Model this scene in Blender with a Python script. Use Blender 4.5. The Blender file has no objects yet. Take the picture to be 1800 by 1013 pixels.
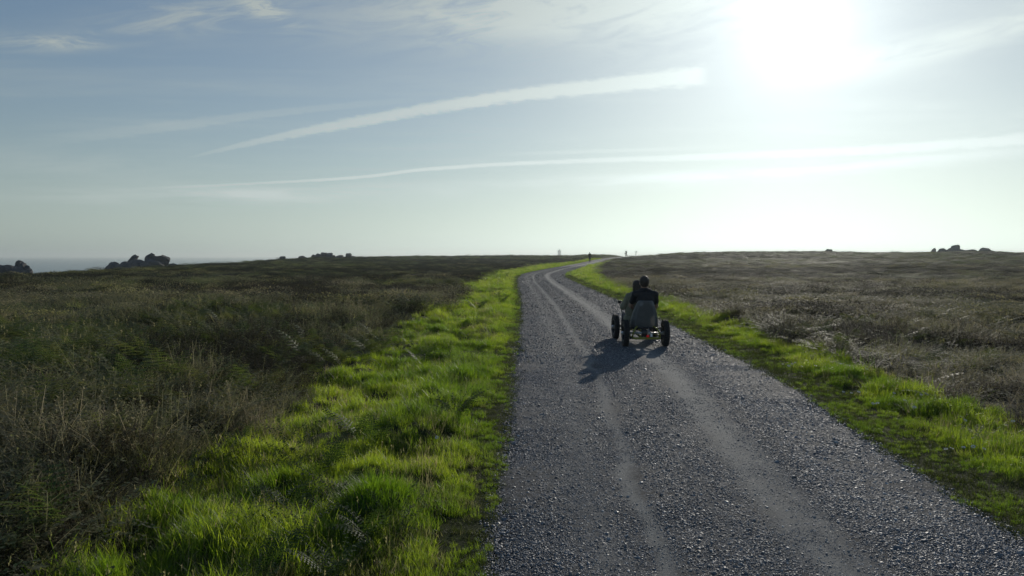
import bpy, bmesh, math, random
import numpy as np
from mathutils import Vector, Matrix, Euler

S = bpy.context.scene
R = math.radians
random.seed(7)

# ------------------------------------------------------------------ camera
EYE = 1.6
FPX = 1310.0                       # focal length in pixels of the 1800 px wide photograph
PITCH = R(2.47)
cam_d = bpy.data.cameras.new('camera')
cam = bpy.data.objects.new('camera', cam_d)
S.collection.objects.link(cam)
S.camera = cam
cam.location = (0, 0, EYE)
cam.rotation_euler = (R(90) - PITCH, 0, 0)
cam_d.sensor_width = 36
cam_d.angle = 2 * math.atan(900 / FPX)
cam_d.clip_start = 0.05
cam_d.clip_end = 80000

# ------------------------------------------------------------------ light
SUN_AZ, SUN_EL = R(20.6), R(16.5)
SKY_STRENGTH = 0.1
S.view_settings.view_transform = 'Standard'
S.view_settings.look = 'None'
S.view_settings.gamma = 1
S.view_settings.use_curve_mapping = False
S.view_settings.exposure = -0.95
S.cycles.use_denoising = True
S.cycles.max_bounces = 5
S.cycles.diffuse_bounces = 2
S.cycles.glossy_bounces = 2
S.cycles.transmission_bounces = 4
S.cycles.transparent_max_bounces = 8
S.cycles.volume_bounces = 0
S.cycles.sample_clamp_indirect = 6

SUN_DIR = Vector((math.sin(SUN_AZ) * math.cos(SUN_EL), math.cos(SUN_AZ) * math.cos(SUN_EL), math.sin(SUN_EL)))
sun_d = bpy.data.lights.new('sun', 'SUN')
sun_d.energy = 5.0
sun_d.angle = R(0.55)
sun_d.color = (1.0, 0.93, 0.82)
sun = bpy.data.objects.new('sun', sun_d)
S.collection.objects.link(sun)
sun.rotation_euler = (-SUN_DIR).to_track_quat('-Z', 'Y').to_euler()
sun.location = (0, 0, 60)


def sky_dir(px, py):
    """azimuth, elevation (radians) of a point of the sky"""
    u, v = (px - 900) / FPX, (506.5 - py) / FPX
    d = Vector((u, math.cos(PITCH) + v * math.sin(PITCH), -math.sin(PITCH) + v * math.cos(PITCH))).normalized()
    return math.atan2(d.x, d.y), math.asin(d.z)


def build_world():
    w = bpy.data.worlds.new('World')
    S.world = w
    w.use_nodes = True
    w.cycles.sampling_method = 'MANUAL'
    w.cycles.sample_map_resolution = 512
    nt = w.node_tree
    L = nt.links.new
    bg = nt.nodes['Background']
    bg.inputs[1].default_value = SKY_STRENGTH

    def plug(sock, v):
        if v is None:
            return
        if hasattr(v, 'is_linked') or hasattr(v, 'links'):
            L(v, sock)
        else:
            sock.default_value = v

    def m(op, a, b=None, c=None, clamp=False):
        n = nt.nodes.new('ShaderNodeMath')
        n.operation = op
        n.use_clamp = clamp
        plug(n.inputs[0], a)
        plug(n.inputs[1], b)
        plug(n.inputs[2], c)
        return n.outputs[0]

    def vm(op, a, b=None):
        n = nt.nodes.new('ShaderNodeVectorMath')
        n.operation = op
        plug(n.inputs[0], a)
        plug(n.inputs[1], b)
        return n

    def comb(x, y, z):
        n = nt.nodes.new('ShaderNodeCombineXYZ')
        plug(n.inputs[0], x); plug(n.inputs[1], y); plug(n.inputs[2], z)
        return n.outputs[0]

    def noise(vec, scale, detail=5, rough=0.55, dist=0.0):
        n = nt.nodes.new('ShaderNodeTexNoise')
        L(vec, n.inputs['Vector'])
        n.inputs['Scale'].default_value = scale
        n.inputs['Detail'].default_value = detail
        n.inputs['Roughness'].default_value = rough
        n.inputs['Distortion'].default_value = dist
        return n.outputs[0]

    def ramp(v, lo, hi):
        n = nt.nodes.new('ShaderNodeMapRange')
        n.interpolation_type = 'SMOOTHSTEP'
        plug(n.inputs[0], v)
        n.inputs[1].default_value = lo
        n.inputs[2].default_value = hi
        return n.outputs[0]

    def mix(f, a, b, mode='MIX'):
        n = nt.nodes.new('ShaderNodeMix')
        n.data_type = 'RGBA'
        n.blend_type = mode
        plug(n.inputs[0], f)
        plug(n.inputs[6], a)
        plug(n.inputs[7], b)
        return n.outputs[2]

    def curve(v, pts):
        n = nt.nodes.new('ShaderNodeFloatCurve')
        L(v, n.inputs['Value'])
        c = n.mapping.curves[0]
        c.points[0].location = pts[0]
        c.points[1].location = pts[-1]
        for p in pts[1:-1]:
            c.points.new(*p)
        n.mapping.update()
        return n.outputs[0]

    tc = nt.nodes.new('ShaderNodeTexCoord')
    d = vm('NORMALIZE', tc.outputs['Generated']).outputs[0]
    sep = nt.nodes.new('ShaderNodeSeparateXYZ')
    L(d, sep.inputs[0])
    x, y, z = sep.outputs
    az = m('ARCTAN2', x, y)
    el = m('ARCSINE', z)

    sky = nt.nodes.new('ShaderNodeTexSky')
    sky.sky_type = 'NISHITA'
    sky.sun_disc = False
    sky.sun_elevation = SUN_EL
    sky.sun_rotation = SUN_AZ
    sky.altitude = 0
    sky.air_density = 1.0
    sky.dust_density = 0.75
    sky.ozone_density = 2.0
    skyc = sky.outputs[0]

    # whitish sea haze low in the sky, the same all round the horizon
    bw = nt.nodes.new('ShaderNodeRGBToBW')
    L(skyc, bw.inputs[0])
    lum = bw.outputs[0]
    low = m('POWER', 2.718, m('MULTIPLY', m('MAXIMUM', el, 0.0), -5.5))
    hz = nt.nodes.new('ShaderNodeVectorMath')
    hz.operation = 'SCALE'
    hz.inputs[0].default_value = (1.17, 1.40, 1.32)
    L(lum, hz.inputs['Scale'])
    wb = nt.nodes.new('ShaderNodeVectorMath')
    wb.operation = 'MULTIPLY'
    wb.inputs[1].default_value = (0.91, 1.10, 1.27)
    L(skyc, wb.inputs[0])
    gam = m('ARCCOSINE', vm('DOT_PRODUCT', d, tuple(SUN_DIR)).outputs['Value'])
    base = mix(m('MULTIPLY', low, 0.95), wb.outputs[0], hz.outputs[0])
    nw = nt.nodes.new('ShaderNodeVectorMath')
    nw.operation = 'SCALE'
    nw.inputs[0].default_value = (0.90, 1.05, 1.14)
    L(lum, nw.inputs['Scale'])
    base = mix(m('MULTIPLY', m('POWER', 2.718, m('DIVIDE', gam, -0.55)), m('SUBTRACT', 1.0, low)), base, nw.outputs[0])
    # camera-like tone shoulder put into the sky colour; white aureole round the sun
    sh = nt.nodes.new('ShaderNodeVectorMath')
    sh.operation = 'SCALE'
    L(base, sh.inputs[0])
    L(m('DIVIDE', 26.5, m('ADD', 17.8, lum)), sh.inputs['Scale'])
    base = sh.outputs[0]
    lum = m('DIVIDE', m('MULTIPLY', lum, 26.5), m('ADD', 17.8, lum))

    # --- cirrus and contrails
    total = None
    nzA = noise(comb(m('MULTIPLY', az, 70.0), m('MULTIPLY', el, 190.0), 3.0), 1.0, 5, 0.68)
    cr, sr = math.cos(R(9)), math.sin(R(9))
    ur = m('ADD', m('MULTIPLY', az, cr), m('MULTIPLY', el, sr))
    vr = m('SUBTRACT', m('MULTIPLY', el, cr), m('MULTIPLY', az, sr))
    nzB = noise(comb(m('MULTIPLY', ur, 9.0), m('MULTIPLY', vr, 44.0), 8.4), 1.0, 7, 0.68, 0.8)
    nzC = noise(comb(m('MULTIPLY', az, 6.0), m('MULTIPLY', el, 60.0), 5.7), 1.0, 4, 0.6, 0.3)

    def add(v):
        nonlocal total
        total = v if total is None else m('ADD', total, v)

    def contrail(pts, dens, seed, rag=0.75):
        """pts: (px, py, half width px); dens: opacity along it"""
        A = [sky_dir(p[0], p[1]) for p in pts]
        a0, a1 = A[0][0], A[-1][0]
        es = [a[1] for a in A]
        e0, e1 = min(es) - 0.01, max(es) + 0.01
        t = m('DIVIDE', m('SUBTRACT', az, a0), a1 - a0)
        tcl = m('MINIMUM', m('MAXIMUM', t, 0.0), 1.0)
        cen = curve(tcl, [((a[0] - a0) / (a1 - a0), (a[1] - e0) / (e1 - e0)) for a in A])
        cen = m('ADD', m('MULTIPLY', cen, e1 - e0), e0)
        wmax = max(p[2] for p in pts)
        wid = m('MULTIPLY', curve(tcl, [((a[0] - a0) / (a1 - a0), p[2] / wmax) for a, p in zip(A, pts)]), wmax / FPX)
        nz = nzA
        off = m('MULTIPLY', m('SUBTRACT', nz, 0.5), m('MULTIPLY', wid, 2.2 * rag))
        q = m('DIVIDE', m('ADD', m('SUBTRACT', el, cen), off), wid)
        prof = m('POWER', 2.718, m('MULTIPLY', m('POWER', m('ABSOLUTE', q), 5.0), -1.0))
        al = curve(tcl, [(i / (len(dens) - 1), v) for i, v in enumerate(dens)])
        inside = m('MULTIPLY', ramp(t, -0.012, 0.0), m('SUBTRACT', 1.0, ramp(m('ADD', t, m('MULTIPLY', nzA, 0.03)), 0.985, 1.02)))
        tex = m('ADD', 0.65, m('MULTIPLY', nz, 0.7))
        add(m('MULTIPLY', m('MULTIPLY', prof, al), m('MULTIPLY', inside, tex)))

    def wisp(px, py, sx, sy, rot, k, seed, stretch=5.0, scale=9.0, lo=0.42, hi=0.8):
        a, e = sky_dir(px, py)
        da, de = m('SUBTRACT', az, a), m('SUBTRACT', el, e)
        c, s = math.cos(rot), math.sin(rot)
        u = m('ADD', m('MULTIPLY', da, c), m('MULTIPLY', de, s))
        v = m('SUBTRACT', m('MULTIPLY', de, c), m('MULTIPLY', da, s))
        g = m('ADD', m('POWER', m('DIVIDE', u, sx / FPX), 2.0), m('POWER', m('DIVIDE', v, sy / FPX), 2.0))
        g = m('POWER', 2.718, m('MULTIPLY', g, -1.0))
        nz = nzB if stretch < 8 else nzC
        add(m('MULTIPLY', m('MULTIPLY', g, ramp(nz, lo, hi)), k))

    contrail([(338, 276, 2), (480, 243, 6), (640, 212, 9), (800, 184, 10), (950, 163, 11), (1100, 147, 13), (1250, 131, 15)],
             [0.1, 0.55, 0.75, 0.85, 1.0, 1.0, 1.0, 0.6], 3.0)
    contrail([(180, 334, 2), (420, 324, 2), (640, 311, 2.6), (760, 297, 3), (1000, 284, 3.6), (1300, 274, 6), (1550, 263, 7), (1850, 240, 8)],
             [0.0, 0.45, 0.8, 0.8, 0.7, 0.7, 0.8, 0.8], 11.0)
    contrail([(40, 250, 9), (300, 222, 8), (520, 195, 6), (760, 172, 5)], [0.0, 0.22, 0.25, 0.16, 0.0], 17.0)
    contrail([(860, 272, 3), (1050, 266, 3), (1300, 258, 3)], [0.0, 0.3, 0.0], 29.0)
    wisp(85, 76, 75, 11, R(8), 1.1, 1.3, 5, 10, 0.38, 0.62)
    wisp(330, 30, 120, 22, R(12), 0.7, 4.1, 5, 10, 0.4, 0.65)
    wisp(465, 14, 50, 16, R(-25), 1.1, 7.9, 4, 11, 0.36, 0.62)
    wisp(960, 10, 330, 50, R(4), 1.35, 9.2, 4, 6, 0.22, 0.62)
    wisp(1250, 40, 240, 70, R(0), 0.55, 12.2, 3, 6, 0.25, 0.7)
    wisp(1690, 68, 190, 22, R(9), 1.2, 15.2, 5, 7, 0.25, 0.6)
    wisp(1780, 220, 130, 30, R(12), 0.35, 18.5, 5, 7, 0.3, 0.7)
    wisp(450, 343, 270, 16, R(2), 0.9, 21.0, 9, 6, 0.25, 0.7)
    wisp(1200, 313, 340, 12, R(2), 1.1, 24.0, 9, 6, 0.25, 0.7)
    wisp(1500, 293, 260, 9, R(3), 0.7, 27.0, 9, 6, 0.3, 0.7)
    wisp(1580, 188, 60, 6, R(-3), 0.5, 31.0, 6, 8, 0.3, 0.7)
    wisp(90, 285, 180, 22, R(-2), 0.28, 33.0, 6, 6, 0.25, 0.7)
    # thin cirrus veil over the whole sky
    zz = m('MAXIMUM', z, 0.06)
    pl = comb(m('DIVIDE', x, zz), m('MULTIPLY', m('DIVIDE', y, zz), 2.6), 2.0)
    veil = ramp(noise(pl, 0.55, 4, 0.58, 0.3), 0.42, 0.85)
    add(m('MULTIPLY', m('MULTIPLY', veil, 0.28), ramp(el, 0.02, 0.2)))
    total = m('MINIMUM', total, 1.0)
    # lit from behind: the cloud is a brighter and greyer version of the air in that direction
    aur = m('ADD', m('MULTIPLY', m('POWER', 2.718, m('DIVIDE', gam, -0.045)), 15.0), m('MULTIPLY', m('POWER', 2.718, m('DIVIDE', gam, -0.15)), 2.6))
    br = m('ADD', m('MULTIPLY', lum, 1.06), 3.2)
    cc = nt.nodes.new('ShaderNodeVectorMath')
    cc.operation = 'SCALE'
    cc.inputs[0].default_value = (0.95, 1.07, 1.05)
    L(br, cc.inputs['Scale'])
    col = mix(m('MULTIPLY', total, 0.95), base, cc.outputs[0])
    au = nt.nodes.new('ShaderNodeVectorMath')
    au.operation = 'SCALE'
    au.inputs[0].default_value = (1.0, 1.0, 0.98)
    L(aur, au.inputs['Scale'])
    L(vm('ADD', col, au.outputs[0]).outputs[0], bg.inputs[0])


build_world()

# ------------------------------------------------------------------ helpers
C = S.collection
rng = np.random.default_rng(11)


def tag(o, label=None, cat=None, group=None, kind=None):
    if label: o['label'] = label
    if cat: o['category'] = cat
    if group: o['group'] = group
    if kind: o['kind'] = kind
    return o


def empty(name, loc=(0, 0, 0), rz=0.0):
    o = bpy.data.objects.new(name, None)
    C.objects.link(o)
    o.location = loc
    o.rotation_euler = (0, 0, rz)
    o.empty_display_size = 0.2
    return o


def obj(name, bm, mat, parent=None, smooth=False):
    me = bpy.data.meshes.new(name)
    if isinstance(bm, bmesh.types.BMesh):
        bmesh.ops.recalc_face_normals(bm, faces=bm.faces)
        bm.to_mesh(me)
        bm.free()
    else:
        me.from_pydata(*bm)
    if smooth:
        me.polygons.foreach_set('use_smooth', np.ones(len(me.polygons), dtype=bool))
    if mat: me.materials.append(mat)
    o = bpy.data.objects.new(name, me)
    C.objects.link(o)
    if parent: o.parent = parent
    return o


def hash2(ix, iy, seed):
    n = (ix.astype(np.int64) * 374761393 + iy.astype(np.int64) * 668265263 + seed * 974634777) & 0xFFFFFFFF
    n = ((n ^ (n >> 13)) * 1274126177) & 0xFFFFFFFF
    n = n ^ (n >> 16)
    return (n & 0xFFFF) / 65535.0


def vnoise(x, y, seed=0):
    x = np.asarray(x, float); y = np.asarray(y, float)
    ix, iy = np.floor(x), np.floor(y)
    fx, fy = x - ix, y - iy
    fx = fx * fx * (3 - 2 * fx); fy = fy * fy * (3 - 2 * fy)
    a = hash2(ix, iy, seed); b = hash2(ix + 1, iy, seed)
    c = hash2(ix, iy + 1, seed); d = hash2(ix + 1, iy + 1, seed)
    return (a * (1 - fx) + b * fx) * (1 - fy) + (c * (1 - fx) + d * fx) * fy


def fbm(x, y, scale, seed=0, octs=4):
    v = 0; amp = 1; tot = 0; f = 1.0 / scale
    for k in range(octs):
        v = v + amp * vnoise(x * f + 17.3 * k, y * f - 9.1 * k, seed + k)
        tot += amp; amp *= 0.5; f *= 2.03
    return v / tot


def sstep(v, lo, hi):
    t = np.clip((v - lo) / (hi - lo), 0, 1)
    return t * t * (3 - 2 * t)


# ------------------------------------------------------------------ materials
def mat_nodes(name):
    m = bpy.data.materials.new(name)
    m.use_nodes = True
    nt = m.node_tree
    return m, nt, nt.nodes['Principled BSDF'], nt.nodes['Material Output']


def simple(name, col, rough=0.6, metal=0.0, spec=0.5, vary=0.25, scale=30.0, bump=0.0, emit=0.0):
    m, nt, p, out = mat_nodes(name)
    tc = nt.nodes.new('ShaderNodeTexCoord')
    n = nt.nodes.new('ShaderNodeTexNoise')
    n.inputs['Scale'].default_value = scale
    n.inputs['Detail'].default_value = 5
    nt.links.new(tc.outputs['Object'], n.inputs['Vector'])
    r = nt.nodes.new('ShaderNodeValToRGB')
    r.color_ramp.elements[0].position = 0.3
    r.color_ramp.elements[1].position = 0.7
    r.color_ramp.elements[0].color = (*[c * (1 - vary) for c in col], 1)
    r.color_ramp.elements[1].color = (*[min(1, c * (1 + vary)) for c in col], 1)
    nt.links.new(n.outputs[0], r.inputs[0])
    nt.links.new(r.outputs[0], p.inputs['Base Color'])
    p.inputs['Roughness'].default_value = rough
    p.inputs['Metallic'].default_value = metal
    p.inputs['Specular IOR Level'].default_value = spec
    if bump:
        b = nt.nodes.new('ShaderNodeBump')
        b.inputs['Strength'].default_value = bump
        b.inputs['Distance'].default_value = 0.02
        nt.links.new(n.outputs[0], b.inputs['Height'])
        nt.links.new(b.outputs[0], p.inputs['Normal'])
    if emit:
        p.inputs['Emission Color'].default_value = (*col, 1)
        p.inputs['Emission Strength'].default_value = emit
    return m


def foliage(name, ca, cb, ta, tb, trans=0.4, rough=0.5, spec=0.3):
    """leaf: diffuse + gloss on top, light shining through; each plant takes its own tint"""
    m, nt, p, out = mat_nodes(name)
    L = nt.links.new
    at = nt.nodes.new('ShaderNodeAttribute')
    at.attribute_type = 'INSTANCER'
    at.attribute_name = 'tint'
    geo = nt.nodes.new('ShaderNodeNewGeometry')
    add = nt.nodes.new('ShaderNodeMath'); add.operation = 'MULTIPLY_ADD'
    L(geo.outputs['Random Per Island'], add.inputs[0])
    add.inputs[1].default_value = 0.5
    sub = nt.nodes.new('ShaderNodeMath'); sub.operation = 'SUBTRACT'
    L(at.outputs['Fac'], sub.inputs[0]); sub.inputs[1].default_value = 0.25
    L(sub.outputs[0], add.inputs[2])

    def mixc(a, b):
        x = nt.nodes.new('ShaderNodeMix'); x.data_type = 'RGBA'; x.clamp_factor = True
        L(add.outputs[0], x.inputs[0])
        x.inputs[6].default_value = (*a, 1); x.inputs[7].default_value = (*b, 1)
        return x.outputs[2]
    L(mixc(ca, cb), p.inputs['Base Color'])
    p.inputs['Roughness'].default_value = rough
    p.inputs['Specular IOR Level'].default_value = spec
    t = nt.nodes.new('ShaderNodeBsdfTranslucent')
    L(mixc(ta, tb), t.inputs['Color'])
    mx = nt.nodes.new('ShaderNodeMixShader')
    mx.inputs[0].default_value = trans
    L(p.outputs[0], mx.inputs[1]); L(t.outputs[0], mx.inputs[2])
    L(mx.outputs[0], out.inputs['Surface'])
    return m


M_GRASS = foliage('grass_blade', (0.06, 0.1, 0.018), (0.14, 0.18, 0.036), (0.22, 0.40, 0.018), (0.68, 0.84, 0.05), 0.55, 0.45, 0.35)
M_SHORT = foliage('short_grass', (0.05, 0.06, 0.02), (0.08, 0.085, 0.03), (0.08, 0.12, 0.015), (0.13, 0.15, 0.03), 0.35, 0.6, 0.2)
M_HEATH = foliage('heather_sprig', (0.09, 0.115, 0.042), (0.32, 0.265, 0.185), (0.18, 0.22, 0.06), (0.54, 0.45, 0.3), 0.48, 0.7, 0.2)
M_DRY = foliage('dry_grass', (0.15, 0.165, 0.06), (0.36, 0.3, 0.18), (0.27, 0.29, 0.08), (0.55, 0.45, 0.25), 0.48, 0.65, 0.15)
M_FERN = foliage('bracken_leaf', (0.03, 0.06, 0.018), (0.07, 0.085, 0.028), (0.09, 0.16, 0.024), (0.18, 0.21, 0.04), 0.4, 0.6, 0.22)
M_BRACK = foliage('moor_bracken', (0.05, 0.095, 0.03), (0.14, 0.13, 0.055), (0.1, 0.19, 0.03), (0.26, 0.22, 0.07), 0.42, 0.6, 0.2)
M_DARK = foliage('dark_heather', (0.03, 0.04, 0.02), (0.075, 0.055, 0.042), (0.045, 0.055, 0.022), (0.1, 0.075, 0.045), 0.35, 0.75, 0.15)
M_MOOR = foliage('moor_grass', (0.1, 0.135, 0.042), (0.38, 0.31, 0.16), (0.24, 0.33, 0.065), (0.68, 0.56, 0.26), 0.52, 0.6, 0.15)
M_LEAF = foliage('scrub_leaf', (0.075, 0.115, 0.042), (0.3, 0.25, 0.16), (0.15, 0.22, 0.05), (0.5, 0.41, 0.24), 0.46, 0.6, 0.25)


def ground_material():
    m, nt, p, out = mat_nodes('moor_ground')
    L = nt.links.new
    at = nt.nodes.new('ShaderNodeAttribute'); at.attribute_name = 'zone'
    tc = nt.nodes.new('ShaderNodeTexCoord')

    def noise(scale, det=6):
        n = nt.nodes.new('ShaderNodeTexNoise'); n.inputs['Scale'].default_value = scale
        n.inputs['Detail'].default_value = det; n.inputs['Roughness'].default_value = 0.65
        L(tc.outputs['Object'], n.inputs['Vector']); return n.outputs[0]

    def ramp(v, els):
        r = nt.nodes.new('ShaderNodeValToRGB'); L(v, r.inputs[0])
        r.color_ramp.elements[0].position, r.color_ramp.elements[0].color = els[0][0], (*els[0][1], 1)
        r.color_ramp.elements[1].position, r.color_ramp.elements[1].color = els[-1][0], (*els[-1][1], 1)
        for q, c in els[1:-1]:
            e = r.color_ramp.elements.new(q); e.color = (*c, 1)
        return r.outputs[0]
    v = ramp(noise(9.0), [(0.3, (0.022, 0.03, 0.008)), (0.7, (0.05, 0.06, 0.02))])
    h = ramp(noise(0.07), [(0.3, (0.035, 0.05, 0.022)), (0.5, (0.06, 0.058, 0.038)), (0.7, (0.08, 0.075, 0.05))])
    h2 = ramp(noise(1.3), [(0.3, (0.45, 0.45, 0.45)), (0.7, (1.0, 1.0, 1.0))])
    mu = nt.nodes.new('ShaderNodeMix'); mu.data_type = 'RGBA'; mu.blend_type = 'MULTIPLY'; mu.inputs[0].default_value = 1
    L(h, mu.inputs[6]); L(h2, mu.inputs[7])
    mx = nt.nodes.new('ShaderNodeMix'); mx.data_type = 'RGBA'
    L(at.outputs['Fac'], mx.inputs[0]); L(v, mx.inputs[6]); L(mu.outputs[2], mx.inputs[7])
    L(mx.outputs[2], p.inputs['Base Color'])
    p.inputs['Roughness'].default_value = 0.95
    p.inputs['Specular IOR Level'].default_value = 0.1
    b = nt.nodes.new('ShaderNodeBump'); b.inputs['Strength'].default_value = 0.8; b.inputs['Distance'].default_value = 0.12
    L(noise(4.0, 8), b.inputs['Height']); L(b.outputs[0], p.inputs['Normal'])
    return m


def road_material():
    m, nt, p, out = mat_nodes('gravel_road')
    L = nt.links.new
    tc = nt.nodes.new('ShaderNodeTexCoord')
    at = nt.nodes.new('ShaderNodeAttribute'); at.attribute_name = 'fines'

    mp = nt.nodes.new('ShaderNodeMapping'); mp.inputs['Scale'].default_value = (1, .16, 1)
    L(tc.outputs['Object'], mp.inputs[0])

    def noise(scale, det=5, rough=0.6, vec=None):
        n = nt.nodes.new('ShaderNodeTexNoise'); n.inputs['Scale'].default_value = scale
        n.inputs['Detail'].default_value = det; n.inputs['Roughness'].default_value = rough
        L(vec or tc.outputs['Object'], n.inputs['Vector']); return n.outputs[0]

    def math_(op, a, b):
        n = nt.nodes.new('ShaderNodeMath'); n.operation = op
        for s, v in zip(n.inputs, (a, b)):
            if hasattr(v, 'links'): L(v, s)
            else: s.default_value = v
        return n.outputs[0]
    vo = nt.nodes.new('ShaderNodeTexVoronoi'); vo.inputs['Scale'].default_value = 48
    L(tc.outputs['Object'], vo.inputs['Vector'])
    sep = nt.nodes.new('ShaderNodeSeparateColor'); L(vo.outputs['Color'], sep.inputs[0])
    r = nt.nodes.new('ShaderNodeValToRGB'); L(sep.outputs[0], r.inputs[0])
    e = r.color_ramp.elements
    e[0].position = 0; e[0].color = (0.024, 0.027, 0.03, 1)  # gravel tones darkened in place of the stones shading each other
    e[1].position = 1; e[1].color = (0.125, 0.13, 0.138, 1)
    x = e.new(0.6); x.color = (0.058, 0.062, 0.067, 1)
    fin = nt.nodes.new('ShaderNodeValToRGB'); L(noise(75, 7, 0.8), fin.inputs[0])
    f = fin.color_ramp.elements
    f[0].position = 0.3; f[0].color = (0.12, 0.12, 0.114, 1)
    f[1].position = 0.7; f[1].color = (0.30, 0.297, 0.272, 1)
    k = math_('ADD', at.outputs['Fac'], math_('MULTIPLY', math_('SUBTRACT', noise(9, 6, 0.75, mp.outputs[0]), 0.5), 0.9))
    rk = nt.nodes.new('ShaderNodeMapRange'); rk.interpolation_type = 'SMOOTHSTEP'
    L(k, rk.inputs[0]); rk.inputs[1].default_value = 0.15; rk.inputs[2].default_value = 1.0
    mx = nt.nodes.new('ShaderNodeMix'); mx.data_type = 'RGBA'
    L(rk.outputs[0], mx.inputs[0]); L(r.outputs[0], mx.inputs[6]); L(fin.outputs[0], mx.inputs[7])
    L(mx.outputs[2], p.inputs['Base Color'])
    p.inputs['Roughness'].default_value = 0.9
    p.inputs['Specular IOR Level'].default_value = 0.2
    hgt = math_('ADD', math_('MULTIPLY', vo.outputs['Distance'], -.35), math_('MULTIPLY', noise(170, 5, 0.8), 1.0))
    b = nt.nodes.new('ShaderNodeBump'); b.inputs['Strength'].default_value = 0.5; b.inputs['Distance'].default_value = 0.008
    L(hgt, b.inputs['Height']); L(b.outputs[0], p.inputs['Normal'])
    return m


def stone_material():
    m, nt, p, out = mat_nodes('gravel_stone')
    L = nt.links.new
    at = nt.nodes.new('ShaderNodeAttribute'); at.attribute_type = 'INSTANCER'; at.attribute_name = 'tint'
    r = nt.nodes.new('ShaderNodeValToRGB'); L(at.outputs['Fac'], r.inputs[0])
    e = r.color_ramp.elements
    e[0].position = 0; e[0].color = (0.08, 0.083, 0.087, 1)
    e[1].position = 1; e[1].color = (0.5, 0.5, 0.49, 1)
    for q, c in ((0.55, (0.18, 0.184, 0.19)), (0.85, (0.27, 0.272, 0.275))):
        x = e.new(q); x.color = (*c, 1)
    L(r.outputs[0], p.inputs['Base Color'])
    p.inputs['Roughness'].default_value = 0.55
    p.inputs['Specular IOR Level'].default_value = 0.45
    return m


def rock_material(name, a, b, lichen):
    m, nt, p, out = mat_nodes(name)
    L = nt.links.new
    tc = nt.nodes.new('ShaderNodeTexCoord')

    def noise(scale, det=7):
        n = nt.nodes.new('ShaderNodeTexNoise'); n.inputs['Scale'].default_value = scale
        n.inputs['Detail'].default_value = det; n.inputs['Roughness'].default_value = 0.65
        L(tc.outputs['Object'], n.inputs['Vector']); return n.outputs[0]
    r = nt.nodes.new('ShaderNodeValToRGB'); L(noise(1.1), r.inputs[0])
    e = r.color_ramp.elements
    e[0].position = 0.3; e[0].color = (*a, 1)
    e[1].position = 0.66; e[1].color = (*b, 1)
    x = e.new(0.72); x.color = (*lichen, 1)
    L(r.outputs[0], p.inputs['Base Color'])
    p.inputs['Roughness'].default_value = 0.9
    bp = nt.nodes.new('ShaderNodeBump'); bp.inputs['Strength'].default_value = 0.8; bp.inputs['Distance'].default_value = 0.25
    L(noise(2.4, 9), bp.inputs['Height']); L(bp.outputs[0], p.inputs['Normal'])
    return m


def sea_material():
    m, nt, p, out = mat_nodes('sea_water')
    L = nt.links.new
    tc = nt.nodes.new('ShaderNodeTexCoord')
    n = nt.nodes.new('ShaderNodeTexNoise'); n.inputs['Scale'].default_value = 0.05; n.inputs['Detail'].default_value = 7
    n.inputs['Roughness'].default_value = 0.6
    L(tc.outputs['Object'], n.inputs['Vector'])
    p.inputs['Base Color'].default_value = (0.02, 0.045, 0.065, 1)
    p.inputs['Roughness'].default_value = 0.22
    p.inputs['IOR'].default_value = 1.33
    b = nt.nodes.new('ShaderNodeBump'); b.inputs['Strength'].default_value = 0.6; b.inputs['Distance'].default_value = 3.0
    L(n.outputs[0], b.inputs['Height']); L(b.outputs[0], p.inputs['Normal'])
    return m


# ------------------------------------------------------------------ the lie of the land
# skyline of the moor: column in the photograph, its height there, distance of the crest in metres
SKY = np.array([(-900, 486, 45), (-300, 482, 48), (0, 478, 55), (60, 477, 58), (180, 470, 72), (300, 466, 92), (350, 464, 105), (400, 461, 125),
                (450, 458, 145), (500, 455, 165), (560, 452, 185), (620, 451, 205), (700, 450, 240), (800, 449.5, 262),
                (900, 448.5, 270), (980, 449, 255), (1010, 448.5, 230), (1040, 446.5, 212), (1060, 447, 207), (1090, 448.6, 205),
                (1120, 449, 205), (1150, 447.5, 208), (1180, 444.5, 215), (1230, 442.5, 228), (1300, 441.5, 245), (1400, 441, 255),
                (1460, 440.6, 250), (1500, 442, 245), (1560, 442.5, 240), (1650, 441.5, 228), (1710, 440, 222), (1800, 443, 220),
                (2100, 444, 200), (2900, 450, 150)], float)
SKY_T = np.arctan((SKY[:, 0] - 900) / FPX)
SEA = -13.0
CANOPY = 0.48


def H0(x, y):
    x = np.asarray(x, float); y = np.asarray(y, float)
    r = np.hypot(x, y)
    t = np.arctan2(x, y)
    ys = np.interp(t, SKY_T, SKY[:, 1]); D = np.interp(t, SKY_T, SKY[:, 2])
    ct = np.maximum(np.cos(t), 0.35)
    zc = EYE + D * ct * (450 - ys) / FPX - CANOPY
    zc = np.where(np.abs(t) > 1.2, zc * np.clip((math.pi - np.abs(t)) / (math.pi - 1.2), 0, 1), zc)
    z = zc * (np.minimum(r, D) / D) ** 2.6
    d = np.maximum(r - D, 0)
    z = z - 0.11 * d * d / (d + 45)
    return np.maximum(z, SEA - 2.5)


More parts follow.
